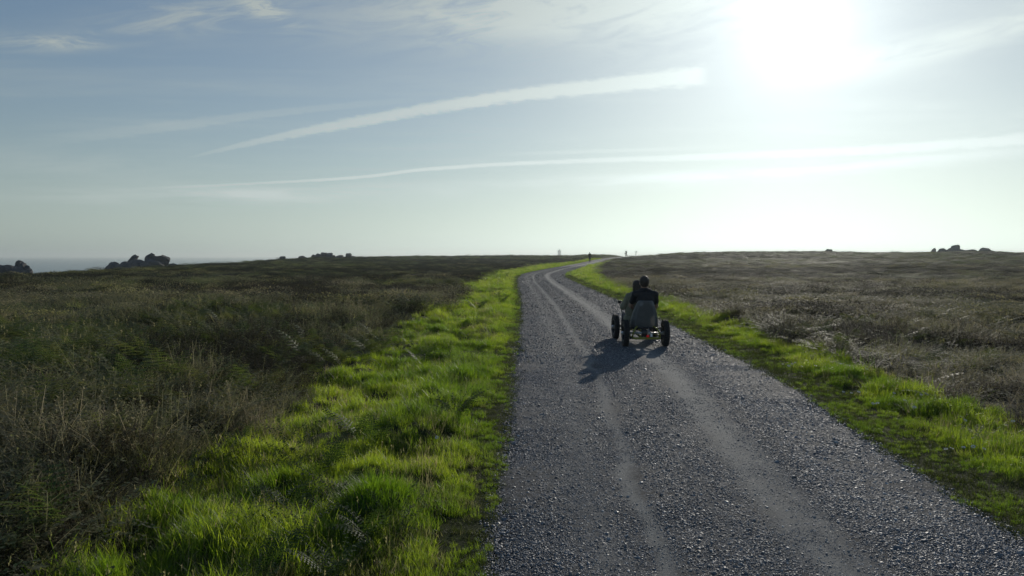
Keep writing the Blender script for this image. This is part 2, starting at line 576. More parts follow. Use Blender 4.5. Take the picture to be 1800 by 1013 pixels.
ED = np.array([(-60, -.9, 2.0), (-30, -.6, 2.35), (0, -.25, 2.7), (3.7, -.1, 2.85), (4.6, -.08, 2.86), (5.9, -.03, 3.0), (6.6, 0, 3.08), (8.4, .04, 3.3), (10.3, .08, 3.46), (13, .12, 3.55),
               (17, .2, 3.67), (21, .26, 3.75), (26, .3, 3.8), (32, .29, 3.8), (42, .28, 3.78), (50, .32, 3.86), (58, .5, 4.1), (65, .95, 4.55), (71, 1.65, 5.2), (77, 2.5, 6.1), (84, 3.55, 7.15),
               (91, 4.7, 8.3), (101, 6.35, 10.1), (112, 8.3, 12.2), (121, 10.0, 14.1), (131, 12.0, 16.3), (145, 15.0, 18.5), (160, 18.4, 21.4), (180, 23.2, 25.9), (200, 28.2, 30.8), (260, 45, 49.5), (400, 88, 93)], float)
VG = np.array([(-60, 2.2, 1.6), (0, 2.2, 1.7), (5, 2.15, 1.6), (10, 2.25, 1.4), (17, 2.25, 1.35), (26, 2.25, 1.6), (42, 2.4, 1.9), (55, 2.4, 2.5), (65, 2.5, 2.9), (77, 2.8, 3.2),
               (91, 3.0, 2.5), (112, 2.8, 1.2), (131, 2.2, 0.7), (160, 1.3, 0.5), (200, 0.7, 0.4), (400, 0.4, 0.3)], float)


def smooth_table(tab, ys):
    out = []
    for k in range(1, tab.shape[1]):
        acc = 0
        for o in np.linspace(-1, 1, 9):
            acc = acc + np.interp(ys + o * np.clip(np.abs(ys) * 0.09, 0.4, 7), tab[:, 0], tab[:, k])
        out.append(acc / 9)
    return out


def edges(y):
    return smooth_table(ED, np.asarray(y, float))


def zones(x, y):
    """lateral place: distances (m) outside the road's left and right edge, and outside the verges"""
    x = np.asarray(x, float); y = np.asarray(y, float)
    l, r = edges(y)
    vl, vr = smooth_table(VG, y)
    wob = (fbm(x, y, 1.3, 5, 3) - 0.5) * 0.9
    return l - x, x - r, (l - vl) - x + wob, x - (r + vr) + wob * 0.7


def H(x, y):
    """ground height with tussocks and hummocks"""
    x = np.asarray(x, float); y = np.asarray(y, float)
    dl, dr, hl, hr = zones(x, y)
    z = H0(x, y)
    off = np.maximum(dl, dr)
    v = sstep(off, 0.05, 0.6)
    tus = (fbm(x, y, 0.75, 21, 3) - 0.5) * 0.34 * sstep(off, 0.25, 0.9) * np.where(dl > 0, 1.0, 0.45)
    tus = tus + (fbm(x, y, 0.34, 25, 2) - 0.5) * 0.17 * sstep(off, 0.3, 0.8) * np.where(dl > 0, 1.0, 0.6)
    he = sstep(np.maximum(hl, hr), -0.15, 0.45)
    rr = np.hypot(x, y)
    hum = (0.08 + (fbm(x, y, 2.4, 31, 4) - 0.5) * 0.45 + (fbm(x, y, 14, 41, 3) - 0.5) * 0.3 * sstep(rr, 12, 45)) * he
    road = np.where(off < 0, -0.06, 0.0)
    return z + tus * v + hum + road


def ground_at(px, py):
    """where the line of sight through a pixel meets the ground"""
    u, v = (px - 900) / FPX, (506.5 - py) / FPX
    d = np.array((u, math.cos(PITCH) + v * math.sin(PITCH), -math.sin(PITCH) + v * math.cos(PITCH)))
    t = 2.0
    while t < 400:
        p = d * t
        if EYE + p[2] < H0(p[0], p[1]):
            break
        t *= 1.004
    return float(d[0] * t), float(d[1] * t)


def build_ground():
    front = np.radians(np.arange(-62, 62.01, 0.3))
    back = np.radians(np.arange(66, 298, 4.0))
    ang = np.concatenate([front, back])
    rad = np.concatenate([[0.0], np.geomspace(0.7, 760, 250)])
    A, Q = np.meshgrid(ang, rad[1:])
    X, Y = Q * np.sin(A), Q * np.cos(A)
    Z = H(X, Y)
    dl, dr, hl, hr = zones(X, Y)
    zone = sstep(np.maximum(hl, hr), -0.2, 0.3).ravel()
    V = np.stack([X.ravel(), Y.ravel(), Z.ravel()], 1)
    na, nr = len(ang), len(rad) - 1
    i = np.arange(nr - 1)[:, None] * na + np.arange(na)[None, :]
    j = np.arange(nr - 1)[:, None] * na + (np.arange(na)[None, :] + 1) % na
    F = np.stack([i, i + na, j + na, j], -1).reshape(-1, 4)
    V = np.vstack([V, [[0, 0, -0.06]]])
    me = bpy.data.meshes.new('ground')
    faces = F.tolist() + [[len(V) - 1, k, (k + 1) % na] for k in range(na)]
    me.from_pydata(V.tolist(), [], faces)
    me.polygons.foreach_set('use_smooth', np.ones(len(me.polygons), dtype=bool))
    a = me.attributes.new('zone', 'FLOAT', 'POINT')
    a.data.foreach_set('value', np.append(zone, 0.0).astype(np.float32))
    me.materials.append(ground_material())
    o = bpy.data.objects.new('ground', me); C.objects.link(o)
    tag(o, 'moorland ground rolling towards the sea', kind='structure')


def fines(u, y, x):
    """share of fine pale dust: high in the wheel tracks"""
    w = (fbm(x * .3, y * 0.35, 1.6, 61, 3) - 0.5) * 0.028
    u = u + w
    g = lambda c, s: np.exp(-((u - c) / s) ** 2)
    t = 0.5 * g(0.20, 0.07) + 0.85 * g(0.315, 0.024) + 0.95 * g(0.60, 0.058) + .45 * g(.67, .022) + .3 * g(.46, .02)
    t = t * (0.82 + 0.36 * fbm(x * 3.5, y * 0.22, 1.0, 71, 4))
    return np.clip(t, 0, 1)


def road_z(x, y, u):
    return H0(x, y) + 0.035 * (1 - (2 * u - 1) ** 2) - 0.012 * np.exp(-((u - .26) / .1) ** 2) - 0.012 * np.exp(-((u - .62) / .1) ** 2) - 0.03 * (np.abs(2 * u - 1) > 0.995) + (fbm(x, y, 0.35, 95, 3) - 0.5) * 0.012


def build_road():
    ys = np.concatenate([np.arange(-55, 2, 1.0), np.arange(2, 20, 0.12), np.arange(20, 60, 0.4), np.arange(60, 262, 1.0)])
    us = np.linspace(0, 1, 41)
    l, r = edges(ys)
    Yg, U = np.meshgrid(ys, us, indexing='ij')
    jag = (fbm(ys * 1.0, ys * 0 + 3.1, 0.5, 81, 3) - 0.5) * 0.3
    jag2 = (fbm(ys * 1.0, ys * 0 + 9.1, 0.5, 91, 3) - 0.5) * 0.36
    l = l + jag - 0.02; r = r + jag2 + 0.03
    X = l[:, None] + (r - l)[:, None] * U
    Z = road_z(X, Yg, U)
    n, k = X.shape
    V = np.stack([X.ravel(), Yg.ravel(), Z.ravel()], 1)
    i = np.arange(n - 1)[:, None] * k + np.arange(k - 1)[None, :]
    F = np.stack([i, i + 1, i + k + 1, i + k], -1).reshape(-1, 4)
    me = bpy.data.meshes.new('gravel_road')
    me.from_pydata(V.tolist(), [], F.tolist())
    me.polygons.foreach_set('use_smooth', np.ones(len(me.polygons), dtype=bool))
    a = me.attributes.new('fines', 'FLOAT', 'POINT')
    a.data.foreach_set('value', fines(U, Yg, X).ravel().astype(np.float32))
    me.materials.append(road_material())
    o = bpy.data.objects.new('gravel_road', me); C.objects.link(o)
    tag(o, 'grey gravel road with pale wheel tracks curving away right', kind='structure')


def build_sea():
    ang = np.linspace(0, 2 * math.pi, 97)[:-1]
    bm = bmesh.new()
    rings = []
    for r in (0.0, 200, 600, 1500, 4000, 10000, 24000):
        if r == 0:
            rings.append([bm.verts.new((0, 0, SEA))]); continue
        rings.append([bm.verts.new((r * math.sin(a), r * math.cos(a), SEA)) for a in ang])
    for k in range(1, len(rings)):
        for q in range(96):
            q2 = (q + 1) % 96
            if k == 1: bm.faces.new((rings[0][0], rings[1][q], rings[1][q2]))
            else: bm.faces.new((rings[k - 1][q], rings[k][q], rings[k][q2], rings[k - 1][q2]))
    o = obj('sea', bm, sea_material())
    tag(o, 'calm grey blue sea out to the horizon', kind='structure')


build_ground()
build_road()
build_sea()

# ------------------------------------------------------------------ plants to scatter
LIB = bpy.data.collections.new('plant_library')


class MB:
    def __init__(s):
        s.v, s.f = [], []

    def ribbon(s, p, ang, length, width, lean, bend, segs=3, twist=0.0, tip=0.0):
        """a blade that leaves p leaning towards ang and bends over"""
        n0 = len(s.v)
        dx, dy = math.cos(ang), math.sin(ang)
        sa = ang + math.pi / 2 + twist
        sx, sy = math.cos(sa), math.sin(sa)
        x, y, z = p
        a = lean
        for k in range(segs + 1):
            w = width * 0.5 * (1 - (k / segs) ** 1.6 * (1 - tip))
            if k == segs and tip == 0:
                s.v.append((x, y, z))
            else:
                s.v.append((x - sx * w, y - sy * w, z)); s.v.append((x + sx * w, y + sy * w, z))
            st = length / segs
            x += dx * math.sin(a) * st; y += dy * math.sin(a) * st; z += math.cos(a) * st
            a += bend / segs
        for k in range(segs):
            b = n0 + 2 * k
            if k == segs - 1 and tip == 0: s.f.append((b, b + 1, b + 2))
            else: s.f.append((b, b + 1, b + 3, b + 2))
        return x, y, z

    def tri(s, a, b, c):
        n = len(s.v); s.v += [a, b, c]; s.f.append((n, n + 1, n + 2))

    def quad(s, a, b, c, d):
        n = len(s.v); s.v += [a, b, c, d]; s.f.append((n, n + 1, n + 2, n + 3))

    def lib(s, name, mat):
        me = bpy.data.meshes.new(name); me.from_pydata(s.v, [], s.f); me.materials.append(mat)
        o = bpy.data.objects.new(name, me)
        return o


def grass_tuft(rad, n, l0, l1, w, bendy, r):
    b = MB()
    for k in range(n):
        q = rad * math.sqrt(r.random()); t = r.uniform(0, 2 * math.pi)
        b.ribbon((q * math.cos(t), q * math.sin(t), -0.01), r.uniform(0, 2 * math.pi), r.uniform(l0, l1), w * r.uniform(.7, 1.3),
                 r.uniform(0, .5), r.uniform(0.2, bendy), 3, r.uniform(-.6, .6))
    return b


def heather_clump(r, n=55, rad=.2, h0=.25, h1=.5):
    b = MB()
    for k in range(n):
        q = rad * math.sqrt(r.random()); t = r.uniform(0, 6.283)
        L_ = r.uniform(h0, h1); a = r.uniform(0, 6.283); lean = r.uniform(0, .8); bend = r.uniform(-.6, .9)
        base = (q * math.cos(t), q * math.sin(t), -0.03)
        b.ribbon(base, a, L_, .004, lean, bend, 3, r.uniform(-1, 1), .4)
        x, y, z = base; g = lean; st = L_ / 12
        for i in range(12):
            x += math.cos(a) * math.sin(g) * st; y += math.sin(a) * math.sin(g) * st; z += math.cos(g) * st; g += bend / 12
            if i < 3: continue
            for side in range(2):
                la = r.uniform(0, 6.283); ll = r.uniform(.012, .034); up = r.uniform(.2, .9)
                ex, ey, ez = x + ll * math.cos(la), y + ll * math.sin(la), z + ll * up
                wx, wy = -math.sin(la) * .0045, math.cos(la) * .0045
                b.tri((x - wx, y - wy, z), (x + wx, y + wy, z), (ex, ey, ez))
    return b


def frond(b, base, ang, length, lean, bend, r, width=.3, segs=13):
    """bracken frond: arching stalk with paired toothed leaflets tapering to the tip"""
    pts = []
    x, y, z = base; a = lean; st = length / segs
    for k in range(segs + 1):
        pts.append((x, y, z, a))
        x += math.cos(ang) * math.sin(a) * st; y += math.sin(ang) * math.sin(a) * st; z += math.cos(a) * st
        a += bend / segs
    b.ribbon(base, ang, length, .007, lean, bend, segs // 2, 0, .3)
    sx, sy = -math.sin(ang), math.cos(ang)
    for k in range(3, segs + 1):
        x, y, z, a = pts[k]
        fx, fy, fz = math.cos(ang) * math.sin(a), math.sin(ang) * math.sin(a), math.cos(a)
        f = (k - 3) / (segs - 2)
        ll = length * width * (1 - f) ** .8 * min(1, .55 + (k - 3) * .3) + .012
        for sd in (-1, 1):
            droop = r.uniform(.05, .35)
            D = Vector((sx * sd + fx * .35, sy * sd + fy * .35, fz * .35 - droop)).normalized()
            F = Vector((fx, fy, fz))
            P = Vector((x, y, z)); nt_ = max(3, int(ll / .022))
            w = st * .46
            for i in range(nt_):
                p0 = P + D * (ll * i / nt_); p1 = P + D * (ll * (i + 1) / nt_)
                ww = w * (1 - .75 * i / nt_)
                mid = (p0 + p1) * .5
                b.tri(p0, p1, mid + F * ww + D * .006)
                b.tri(p1, p0, mid - F * ww + D * .006)


def bracken_clump(r, n=4, l0=.45, l1=.75):
    b = MB()
    for k in range(n):
        t = r.uniform(0, 6.283)
        frond(b, (r.uniform(-.06, .06), r.uniform(-.06, .06), -.02), t, r.uniform(l0, l1), r.uniform(.15, .6), r.uniform(.6, 1.3), r, .3, 11)
    return b


def dry_tuft(r, n=26, rad=.09):
    b = MB()
    for k in range(n):
        q = rad * math.sqrt(r.random()); t = r.uniform(0, 6.283)
        p = b.ribbon((q * math.cos(t), q * math.sin(t), -.02), r.uniform(0, 6.283), r.uniform(.2, .55), .0035 * r.uniform(.7, 1.4), r.uniform(0, .8), r.uniform(.2, 2.0), 4, r.uniform(-.6, .6))
        if r.random() < .3:
            x, y, z = p
            for i in range(5):
                o = r.uniform(-.012, .012); o2 = r.uniform(-.012, .012)
                b.tri((x, y, z + i * .01 - .03), (x + o, y + o2, z + i * .01 - .012), (x + o * .2, y - o2 * .2, z + i * .01 - .005))
    return b


def leafy_tangle(r, n=14, rad=.22, h=.42):
    """arching twigs with many small leaves, each twig going its own way"""
    b = MB()
    for k in range(n):
        t = r.uniform(0, 6.283); q = rad * math.sqrt(r.random())
        a = r.uniform(0, 6.283); L_ = r.uniform(.3, .65); lean = r.uniform(.0, .7); bend = r.uniform(.3, 1.7)
        x, y, z = q * math.cos(t), q * math.sin(t), -.02
        b.ribbon((x, y, z), a, L_, .004, lean, bend, 4, r.uniform(-1, 1), .4)
        g = lean; st = L_ / 16
        for i in range(16):
            x += math.cos(a) * math.sin(g) * st; y += math.sin(a) * math.sin(g) * st; z += math.cos(g) * st; g += bend / 16
            if i < 3: continue
            for side in range(3):
                la = r.uniform(0, 6.283); ll = r.uniform(.014, .034); up = r.uniform(-.4, .9)
                ww = ll * .3
                wx, wy = -math.sin(la) * ww, math.cos(la) * ww
                mx, my, mz = x + ll * .5 * math.cos(la), y + ll * .5 * math.sin(la), z + ll * .5 * up
                b.quad((x, y, z), (mx + wx, my + wy, mz), (x + ll * math.cos(la), y + ll * math.sin(la), z + ll * up * .7), (mx - wx, my - wy, mz))
    return b


def moor_tuft(r, n=46, rad=.13):
    """long arching grass blown over to one side"""
    b = MB()
    for k in range(n):
        q = rad * math.sqrt(r.random()); t = r.uniform(0, 6.283)
        a = r.gauss(0, .9)
        b.ribbon((q * math.cos(t), q * math.sin(t), -.02), a, r.uniform(.18, .46), .0045 * r.uniform(.6, 1.4), r.uniform(.1, .8), r.uniform(.6, 2.0), 5, r.uniform(-.7, .7))
    return b


def scrub_mound(r, n=260, rad=.6, h=.42, leaf=.07):
    """low rounded shrub seen from afar: many small leaf faces through a ragged dome"""
    b = MB()
    lumps = [(r.uniform(-.55, .55) * rad, r.uniform(-.55, .55) * rad, r.uniform(.35, .65) * rad, r.uniform(.55, 1.1) * h) for _ in range(6)]
    for k in range(n):
        lx, ly, lr, lh = lumps[k % 6]
        t = r.uniform(0, 6.283); q = math.sqrt(r.random())
        hh = lh * math.sqrt(max(0, 1 - q * q)) * r.uniform(.55, 1.12)
        x, y, z = lx + lr * q * math.cos(t), ly + lr * q * math.sin(t), hh
        s = leaf * r.uniform(.5, 1.3); u = r.uniform(0, 6.283); up = r.uniform(.3, 1.4)
        dx, dy, dz = math.cos(u) * s, math.sin(u) * s, s * up
        wx, wy = -math.sin(u) * s * .22, math.cos(u) * s * .22
        b.quad((x, y, z), (x + dx * .5 + wx, y + dy * .5 + wy, z + dz * .5), (x + dx, y + dy, z + dz), (x + dx * .5 - wx, y + dy * .5 - wy, z + dz * .5))
    return b


def stone(r, sub=1):
    bm = bmesh.new()
    bmesh.ops.create_icosphere(bm, subdivisions=sub, radius=1.0)
    s = Vector((r.uniform(.8, 1.25), r.uniform(.6, 1.0), r.uniform(.4, .7)))
    pl = [Vector((r.gauss(0, 1), r.gauss(0, 1), r.gauss(0, 1))).normalized() for _ in range(6)]
    for v in bm.verts:
        c = v.co.copy()
        for n in pl:
            d = c.dot(n)
            if d > .72: c -= n * (d - .72)
        c *= r.uniform(.9, 1.08)
        v.co = Vector((c.x * s.x, c.y * s.y, c.z * s.z))
    me = bpy.data.meshes.new('stone'); bm.to_mesh(me); bm.free()
    return me


def scatter_group():
    ng = bpy.data.node_groups.new('scatter', 'GeometryNodeTree')
    ng.interface.new_socket('Geometry', in_out='INPUT', socket_type='NodeSocketGeometry')
    ng.interface.new_socket('Plants', in_out='INPUT', socket_type='NodeSocketCollection')
    ng.interface.new_socket('Geometry', in_out='OUTPUT', socket_type='NodeSocketGeometry')
    gi = ng.nodes.new('NodeGroupInput'); go = ng.nodes.new('NodeGroupOutput')
    ci = ng.nodes.new('GeometryNodeCollectionInfo')
    ci.inputs['Separate Children'].default_value = True
    ci.inputs['Reset Children'].default_value = True
    ip = ng.nodes.new('GeometryNodeInstanceOnPoints')
    ip.inputs['Pick Instance'].default_value = True

    def attr(name, typ):
        n = ng.nodes.new('GeometryNodeInputNamedAttribute'); n.data_type = typ
        n.inputs['Name'].default_value = name
        return n.outputs[0]
    e2r = ng.nodes.new('FunctionNodeEulerToRotation')
    L = ng.links.new
    L(gi.outputs[0], ip.inputs['Points'])
    L(gi.outputs[1], ci.inputs[0])
    L(ci.outputs[0], ip.inputs['Instance'])
    L(attr('variant', 'INT'), ip.inputs['Instance Index'])
    L(attr('rot', 'FLOAT_VECTOR'), e2r.inputs[0])
    L(e2r.outputs[0], ip.inputs['Rotation'])
    L(attr('scl', 'FLOAT_VECTOR'), ip.inputs['Scale'])
    L(ip.outputs[0], go.inputs[0])
    return ng


SCATTER = scatter_group()


def scatter(name, protos, P, rot, scl, variant, tint, label):
    n = len(P)
    col = bpy.data.collections.new(name + '_kinds')
    for i, o in enumerate(protos):
        o.name = '%s_kind_%02d' % (name, i)
        col.objects.link(o)
    me = bpy.data.meshes.new(name)
    me.vertices.add(n)
    me.vertices.foreach_set('co', np.asarray(P, np.float32).ravel())
    for an, ty, val, key in (('rot', 'FLOAT_VECTOR', rot, 'vector'), ('scl', 'FLOAT_VECTOR', scl, 'vector'), ('variant', 'INT', variant, 'value'), ('tint', 'FLOAT', tint, 'value')):
        a = me.attributes.new(an, ty, 'POINT')
        a.data.foreach_set(key, np.asarray(val, np.int32 if ty == 'INT' else np.float32).ravel())
    me.update()
    o = bpy.data.objects.new(name, me); C.objects.link(o)
    md = o.modifiers.new('scatter', 'NODES'); md.node_group = SCATTER
    for it in SCATTER.interface.items_tree:
        if it.name == 'Plants': md[it.identifier] = col
    tag(o, label, kind='stuff')
    return o


def wedge(n, r0, r1, half=R(43)):
    r = np.sqrt(rng.uniform(r0 * r0, r1 * r1, n)); t = rng.uniform(-half, half, n)
    return r * np.sin(t), r * np.cos(t)


def spin(n, tilt=0.12):
    return np.stack([rng.normal(0, tilt, n), rng.normal(0, tilt, n), rng.uniform(0, 6.283, n)], 1)


def iso(s, zs=1.0):
    s = np.asarray(s)
    return np.stack([s, s, s * zs], 1)


rr = random.Random(5)


def lib(builder, mat):
    return builder.lib('kind', mat)


# ---- grass verges
def build_grass():
    tufts = [lib(grass_tuft(.07, 52, .05, .13, .004, 1.7, rr), M_GRASS) for _ in range(5)]
    tufts += [lib(grass_tuft(.06, 36, .09, .19, .004, 2.1, rr), M_GRASS) for _ in range(3)]
    tufts += [lib(grass_tuft(.07, 30, .05, .14, .0035, 2.0, rr), M_MOOR) for _ in range(2)]
    sizes = [(2.0, 8, 330, 1.0), (8, 18, 190, 1.15), (18, 40, 80, 1.55), (40, 90, 26, 2.4), (90, 170, 7, 4.0)]
    for side, name, lab in ((0, 'verge_grass', 'bright green tussocky grass along the left road edge'), (1, 'verge_grass', 'bright green grass strip along the right road edge')):
        Ps, Ss, Vs, Ts = [], [], [], []
        for y0, y1, dens, sc in sizes:
            wmax = 3.4
            n = int((y1 - y0) * (wmax + .5) * dens)
            y = rng.uniform(y0, y1, n)
            l, r_ = edges(y)
            off = rng.uniform(-.05, wmax, n)
            x = l - off if side == 0 else r_ + off
            dl, dr, hl, hr = zones(x, y)
            edge = dl if side == 0 else dr
            hd = hl if side == 0 else hr
            keep = (rng.random(n) < 1 - sstep(hd, -.1, .35)) & (rng.random(n) < .25 + .75 * sstep(edge, .0, .12))
            clump = fbm(x, y, .36, 101, 3)
            keep &= rng.random(n) < sstep(clump, .3, .5) * .85 + .15
            x, y, edge, hd, clump = x[keep], y[keep], edge[keep], hd[keep], clump[keep]
            near = sstep(edge, .05, .55) if side == 0 else sstep(edge, .45, .85)
            s = sc * (.35 + .65 * near) * (.45 + 1.0 * clump) * rng.uniform(.7, 1.3, len(x))
            big = (rng.random(len(x)) < .32 * sstep(clump, .45, .7) * near)
            v = np.where(big, rng.integers(5, 8, len(x)), rng.integers(0, 5, len(x)))
            v = np.where(rng.random(len(x)) < .1 + .35 * sstep(fbm(x, y, .6, 221, 3), .52, .68), rng.integers(8, 10, len(x)), v)
            Ps.append(np.stack([x, y, H(x, y) - .005], 1)); Ss.append(s); Vs.append(v)
            Ts.append(np.clip(.5 + 1.9 * (fbm(x, y, .7, 111, 3) - .5) + rng.normal(0, .2, len(x)), 0, 1) * (.35 + .65 * near))
        P = np.concatenate(Ps); s = np.concatenate(Ss)
        hs = np.where(P[:, 1] < 40, 1.0, .75)
        scatter(name, [o.copy() for o in tufts], P, spin(len(P)), np.stack([s, s, s * hs], 1), np.concatenate(Vs), np.concatenate(Ts), lab)
    # short, trodden grass by the road edges
    mow = [lib(grass_tuft(.06, 40, .015, .045, .004, 1.6, rr), M_SHORT) for _ in range(4)]
    Ps, Ss, Ts = [], [], []
    for y0, y1, dens, sc in [(2, 9, 420, 1.0), (9, 22, 170, 1.5), (22, 60, 40, 2.4)]:
        for side, wd in ((0, .7), (1, 1.3)):
            n = int((y1 - y0) * wd * dens)
            y = rng.uniform(y0, y1, n); l, r_ = edges(y)
            off = rng.uniform(-.28, wd, n)
            x = l - off if side == 0 else r_ + off
            keep = rng.random(n) < sstep(off + (fbm(x, y, .5, 231, 3) - .5) * .5, -.2, .12)
            x, y = x[keep], y[keep]
            Ps.append(np.stack([x, y, np.maximum(H(x, y), H0(x, y) - .02) - .004], 1)); Ss.append(sc * rng.uniform(.7, 1.3, len(x)))
            Ts.append(np.clip(fbm(x, y, .5, 121, 3) + rng.normal(0, .15, len(x)), 0, 1))
    P = np.concatenate(Ps)
    scatter('trodden_grass', mow, P, spin(len(P)), iso(np.concatenate(Ss)), rng.integers(0, 4, len(P)), np.concatenate(Ts), 'short trodden grass at the edges of the gravel road')


# ---- heath
def build_heath():
    kinds = [lib(heather_clump(rr), M_HEATH) for _ in range(4)]                                   # 0-3
    kinds += [lib(heather_clump(rr, 40, .24, .15, .32), M_HEATH) for _ in range(2)]               # 4-5
    kinds += [lib(dry_tuft(rr), M_DRY) for _ in range(3)]                                         # 6-8
    kinds += [lib(bracken_clump(rr), M_BRACK) for _ in range(3)]                                   # 9-11
    kinds += [lib(scrub_mound(rr, 1000, .5, .4, .028), M_LEAF) for _ in range(3)]                   # 12-14
    kinds += [lib(scrub_mound(rr, 1000, .6, .34, .034), M_HEATH) for _ in range(3)]                 # 15-17
    kinds += [lib(scrub_mound(rr, 900, .6, .26, .04), M_DRY) for _ in range(3)]                   # 18-20
    kinds += [lib(leafy_tangle(rr), M_LEAF) for _ in range(4)]                                    # 21-24
    kinds += [lib(heather_clump(rr, 70, .22, .25, .48), M_DARK) for _ in range(2)]                # 25-26
    kinds += [lib(scrub_mound(rr, 1100, .6, .36, .032), M_DARK) for _ in range(2)]                  # 27-28
    kinds += [lib(moor_tuft(rr), M_MOOR) for _ in range(4)]                                       # 29-32
    sizes = [(1.6, 9, 36, .95), (9, 20, 17, 1.2), (20, 48, 6.5, 1.7), (48, 110, 2.2, 1.75), (110, 330, .55, 2.9)]
    out = {0: [[], [], [], []], 1: [[], [], [], []]}
    for k, (r0, r1, dens, sc) in enumerate(sizes):
        n = int(R(86) / 2 * (r1 * r1 - r0 * r0) * dens)
        x, y = wedge(n, r0, r1)
        dl, dr, hl, hr = zones(x, y)
        he = np.maximum(hl, hr)
        keep = rng.random(n) < sstep(he, -.1, .25)
        D = np.interp(np.arctan2(x, y), SKY_T, SKY[:, 2])
        keep &= np.hypot(x, y) < D * 1.25 + 15
        x, y, he, hl = x[keep], y[keep], he[keep], hl[keep]
        n = len(x)
        left = hl > 0
        f1 = fbm(x, y, 3.5 if k < 3 else 16, 131, 3); f2 = fbm(x + 50, y, 4.5 if k < 3 else 20, 141, 3); u = rng.random(n)
        patch = (x > -11) & (x < -2.6) & (y > 26) & (y < 52)
        p_fern = patch * .3 + sstep(f1, .42, .66) * np.where(left, .5, .12) + np.where(left, .08, .02)
        p_dry = sstep(f2, .48, .66) * np.where(left, .35, .4) + .07
        v = rng.integers(0, 4, n)
        v = np.where(rng.random(n) < .3, rng.integers(4, 6, n), v)
        if k < 2: v = np.where(rng.random(n) < .5, rng.integers(21, 25, n), v)
        if k >= 2: v = np.where(rng.random(n) < (.6, .85, 1.0)[k - 2], rng.integers(12, 18, n), v)
        if k < 4: v = np.where(u < p_fern, rng.integers(9, 12, n), np.where(u < p_fern + p_dry, rng.integers(6, 9, n), v))
        if k >= 2: v = np.where((v >= 6) & (v < 9) & (rng.random(n) < .75), rng.integers(18, 21, n), v)
        if k == 4: v = np.where(u < p_dry * .3, rng.integers(18, 21, n), v)
        if k < 3:
            v = np.where((rng.random(n) < (.55 if k < 2 else .4)) & ((v < 9) | (v > 11)), rng.integers(29, 33, n), v)
        f3 = fbm(x - 30, y, 2.6 if k < 2 else 6 if k < 3 else 14 if k < 4 else 34, 191, 3)
        p_dark = np.clip(sstep(f3, .5, .64) * .55 + .5 * np.exp(-(he / .7) ** 2) * sstep(fbm(x, y, 2.2, 197, 2), .3, .6), 0, .95)
        p_dark = p_dark * np.where(left, .65, .6) if k < 3 else np.clip(p_dark + .3, 0, .9)
        v = np.where(rng.random(n) < p_dark, rng.integers(25, 27, n) if k < 2 else rng.integers(27, 29, n), v)
        low = sstep(he, 0, .6)
        s = sc * (.6 + .4 * low) * rng.uniform(.75, 1.3, n) * (.75 + .5 * fbm(x, y, 1.8, 151, 2))
        s = np.where((v >= 9) & (v < 12), np.minimum(s, .95), s)
        zs = np.array((.9, .8, .5, .36, .26))[k] * np.where(left, .9, .62)
        t = .2 + .55 * fbm(x, y, 2.2 if k < 2 else 9 if k < 4 else 30, 161, 3) + rng.normal(0, .12, n) + np.where(left, -.06, .1) - (0, 0, .02, .22, .42)[k]
        for sd in (0, 1):
            q = left if sd == 0 else ~left
            out[sd][0].append(np.stack([x, y, H(x, y) - .02], 1)[q]); out[sd][1].append(np.stack([s, s, s * zs], 1)[q]); out[sd][2].append(v[q]); out[sd][3].append(np.clip(t, 0, 1)[q])
    for sd, name, lab in ((0, 'heath_scrub', 'dark heather, bracken and dry grass of the left moor'), (1, 'heath_scrub', 'brown heather and dry grass of the right moor')):
        P, s, v, t = [np.concatenate(a) for a in out[sd]]
        rot = spin(len(P), .1)
        rot[:, 2] = np.where(v >= 29, rng.normal(-.35, .6, len(P)), rot[:, 2])
        scatter(name, [o.copy() for o in kinds], P, rot, s, v, t, lab)
    # a few low weeds and broad leaves inside the grass
    n = 520
    y = 2.5 + 40 * rng.random(n) ** 1.6
    l, r_ = edges(y)
    sd = rng.random(n) < .7
    x = np.where(sd, l - rng.uniform(.5, 2.2, n), r_ + rng.uniform(.6, 1.5, n))
    nw = 520
    wy_ = 2.5 + 60 * rng.random(nw) ** 1.5
    l2, r2 = edges(wy_)
    ls = rng.random(nw) < .8
    wx_ = np.where(ls, l2 - rng.uniform(.5, 2.3, nw), r2 + rng.uniform(.7, 1.6, nw))
    kp = fbm(wx_, wy_, 1.1, 211, 2) > .5
    wx_, wy_ = wx_[kp], wy_[kp]
    leafy = [lib(leafy_tangle(rr, 9, .07, .2), M_FERN) for _ in range(3)] + [lib(bracken_clump(rr, 3, .25, .4), M_FERN) for _ in range(2)]
    scatter('verge_weeds', leafy, np.stack([wx_, wy_, H(wx_, wy_)], 1), spin(len(wx_), .15), iso(rng.uniform(.35, .75, len(wx_)) * (1 + wy_ * .012)), rng.integers(0, 5, len(wx_)), rng.uniform(.0, .6, len(wx_)), 'low dark green weeds growing in the verge grass')
    weeds = [lib(dry_tuft(rr, 14, .05), M_DRY) for _ in range(3)]
    scatter('stray_stems', weeds, np.stack([x, y, H(x, y)], 1), spin(n), iso(rng.uniform(.35, .75, n)), rng.integers(0, 3, n), rng.uniform(0, .7, n), 'stray dry stems growing through the verge grass')


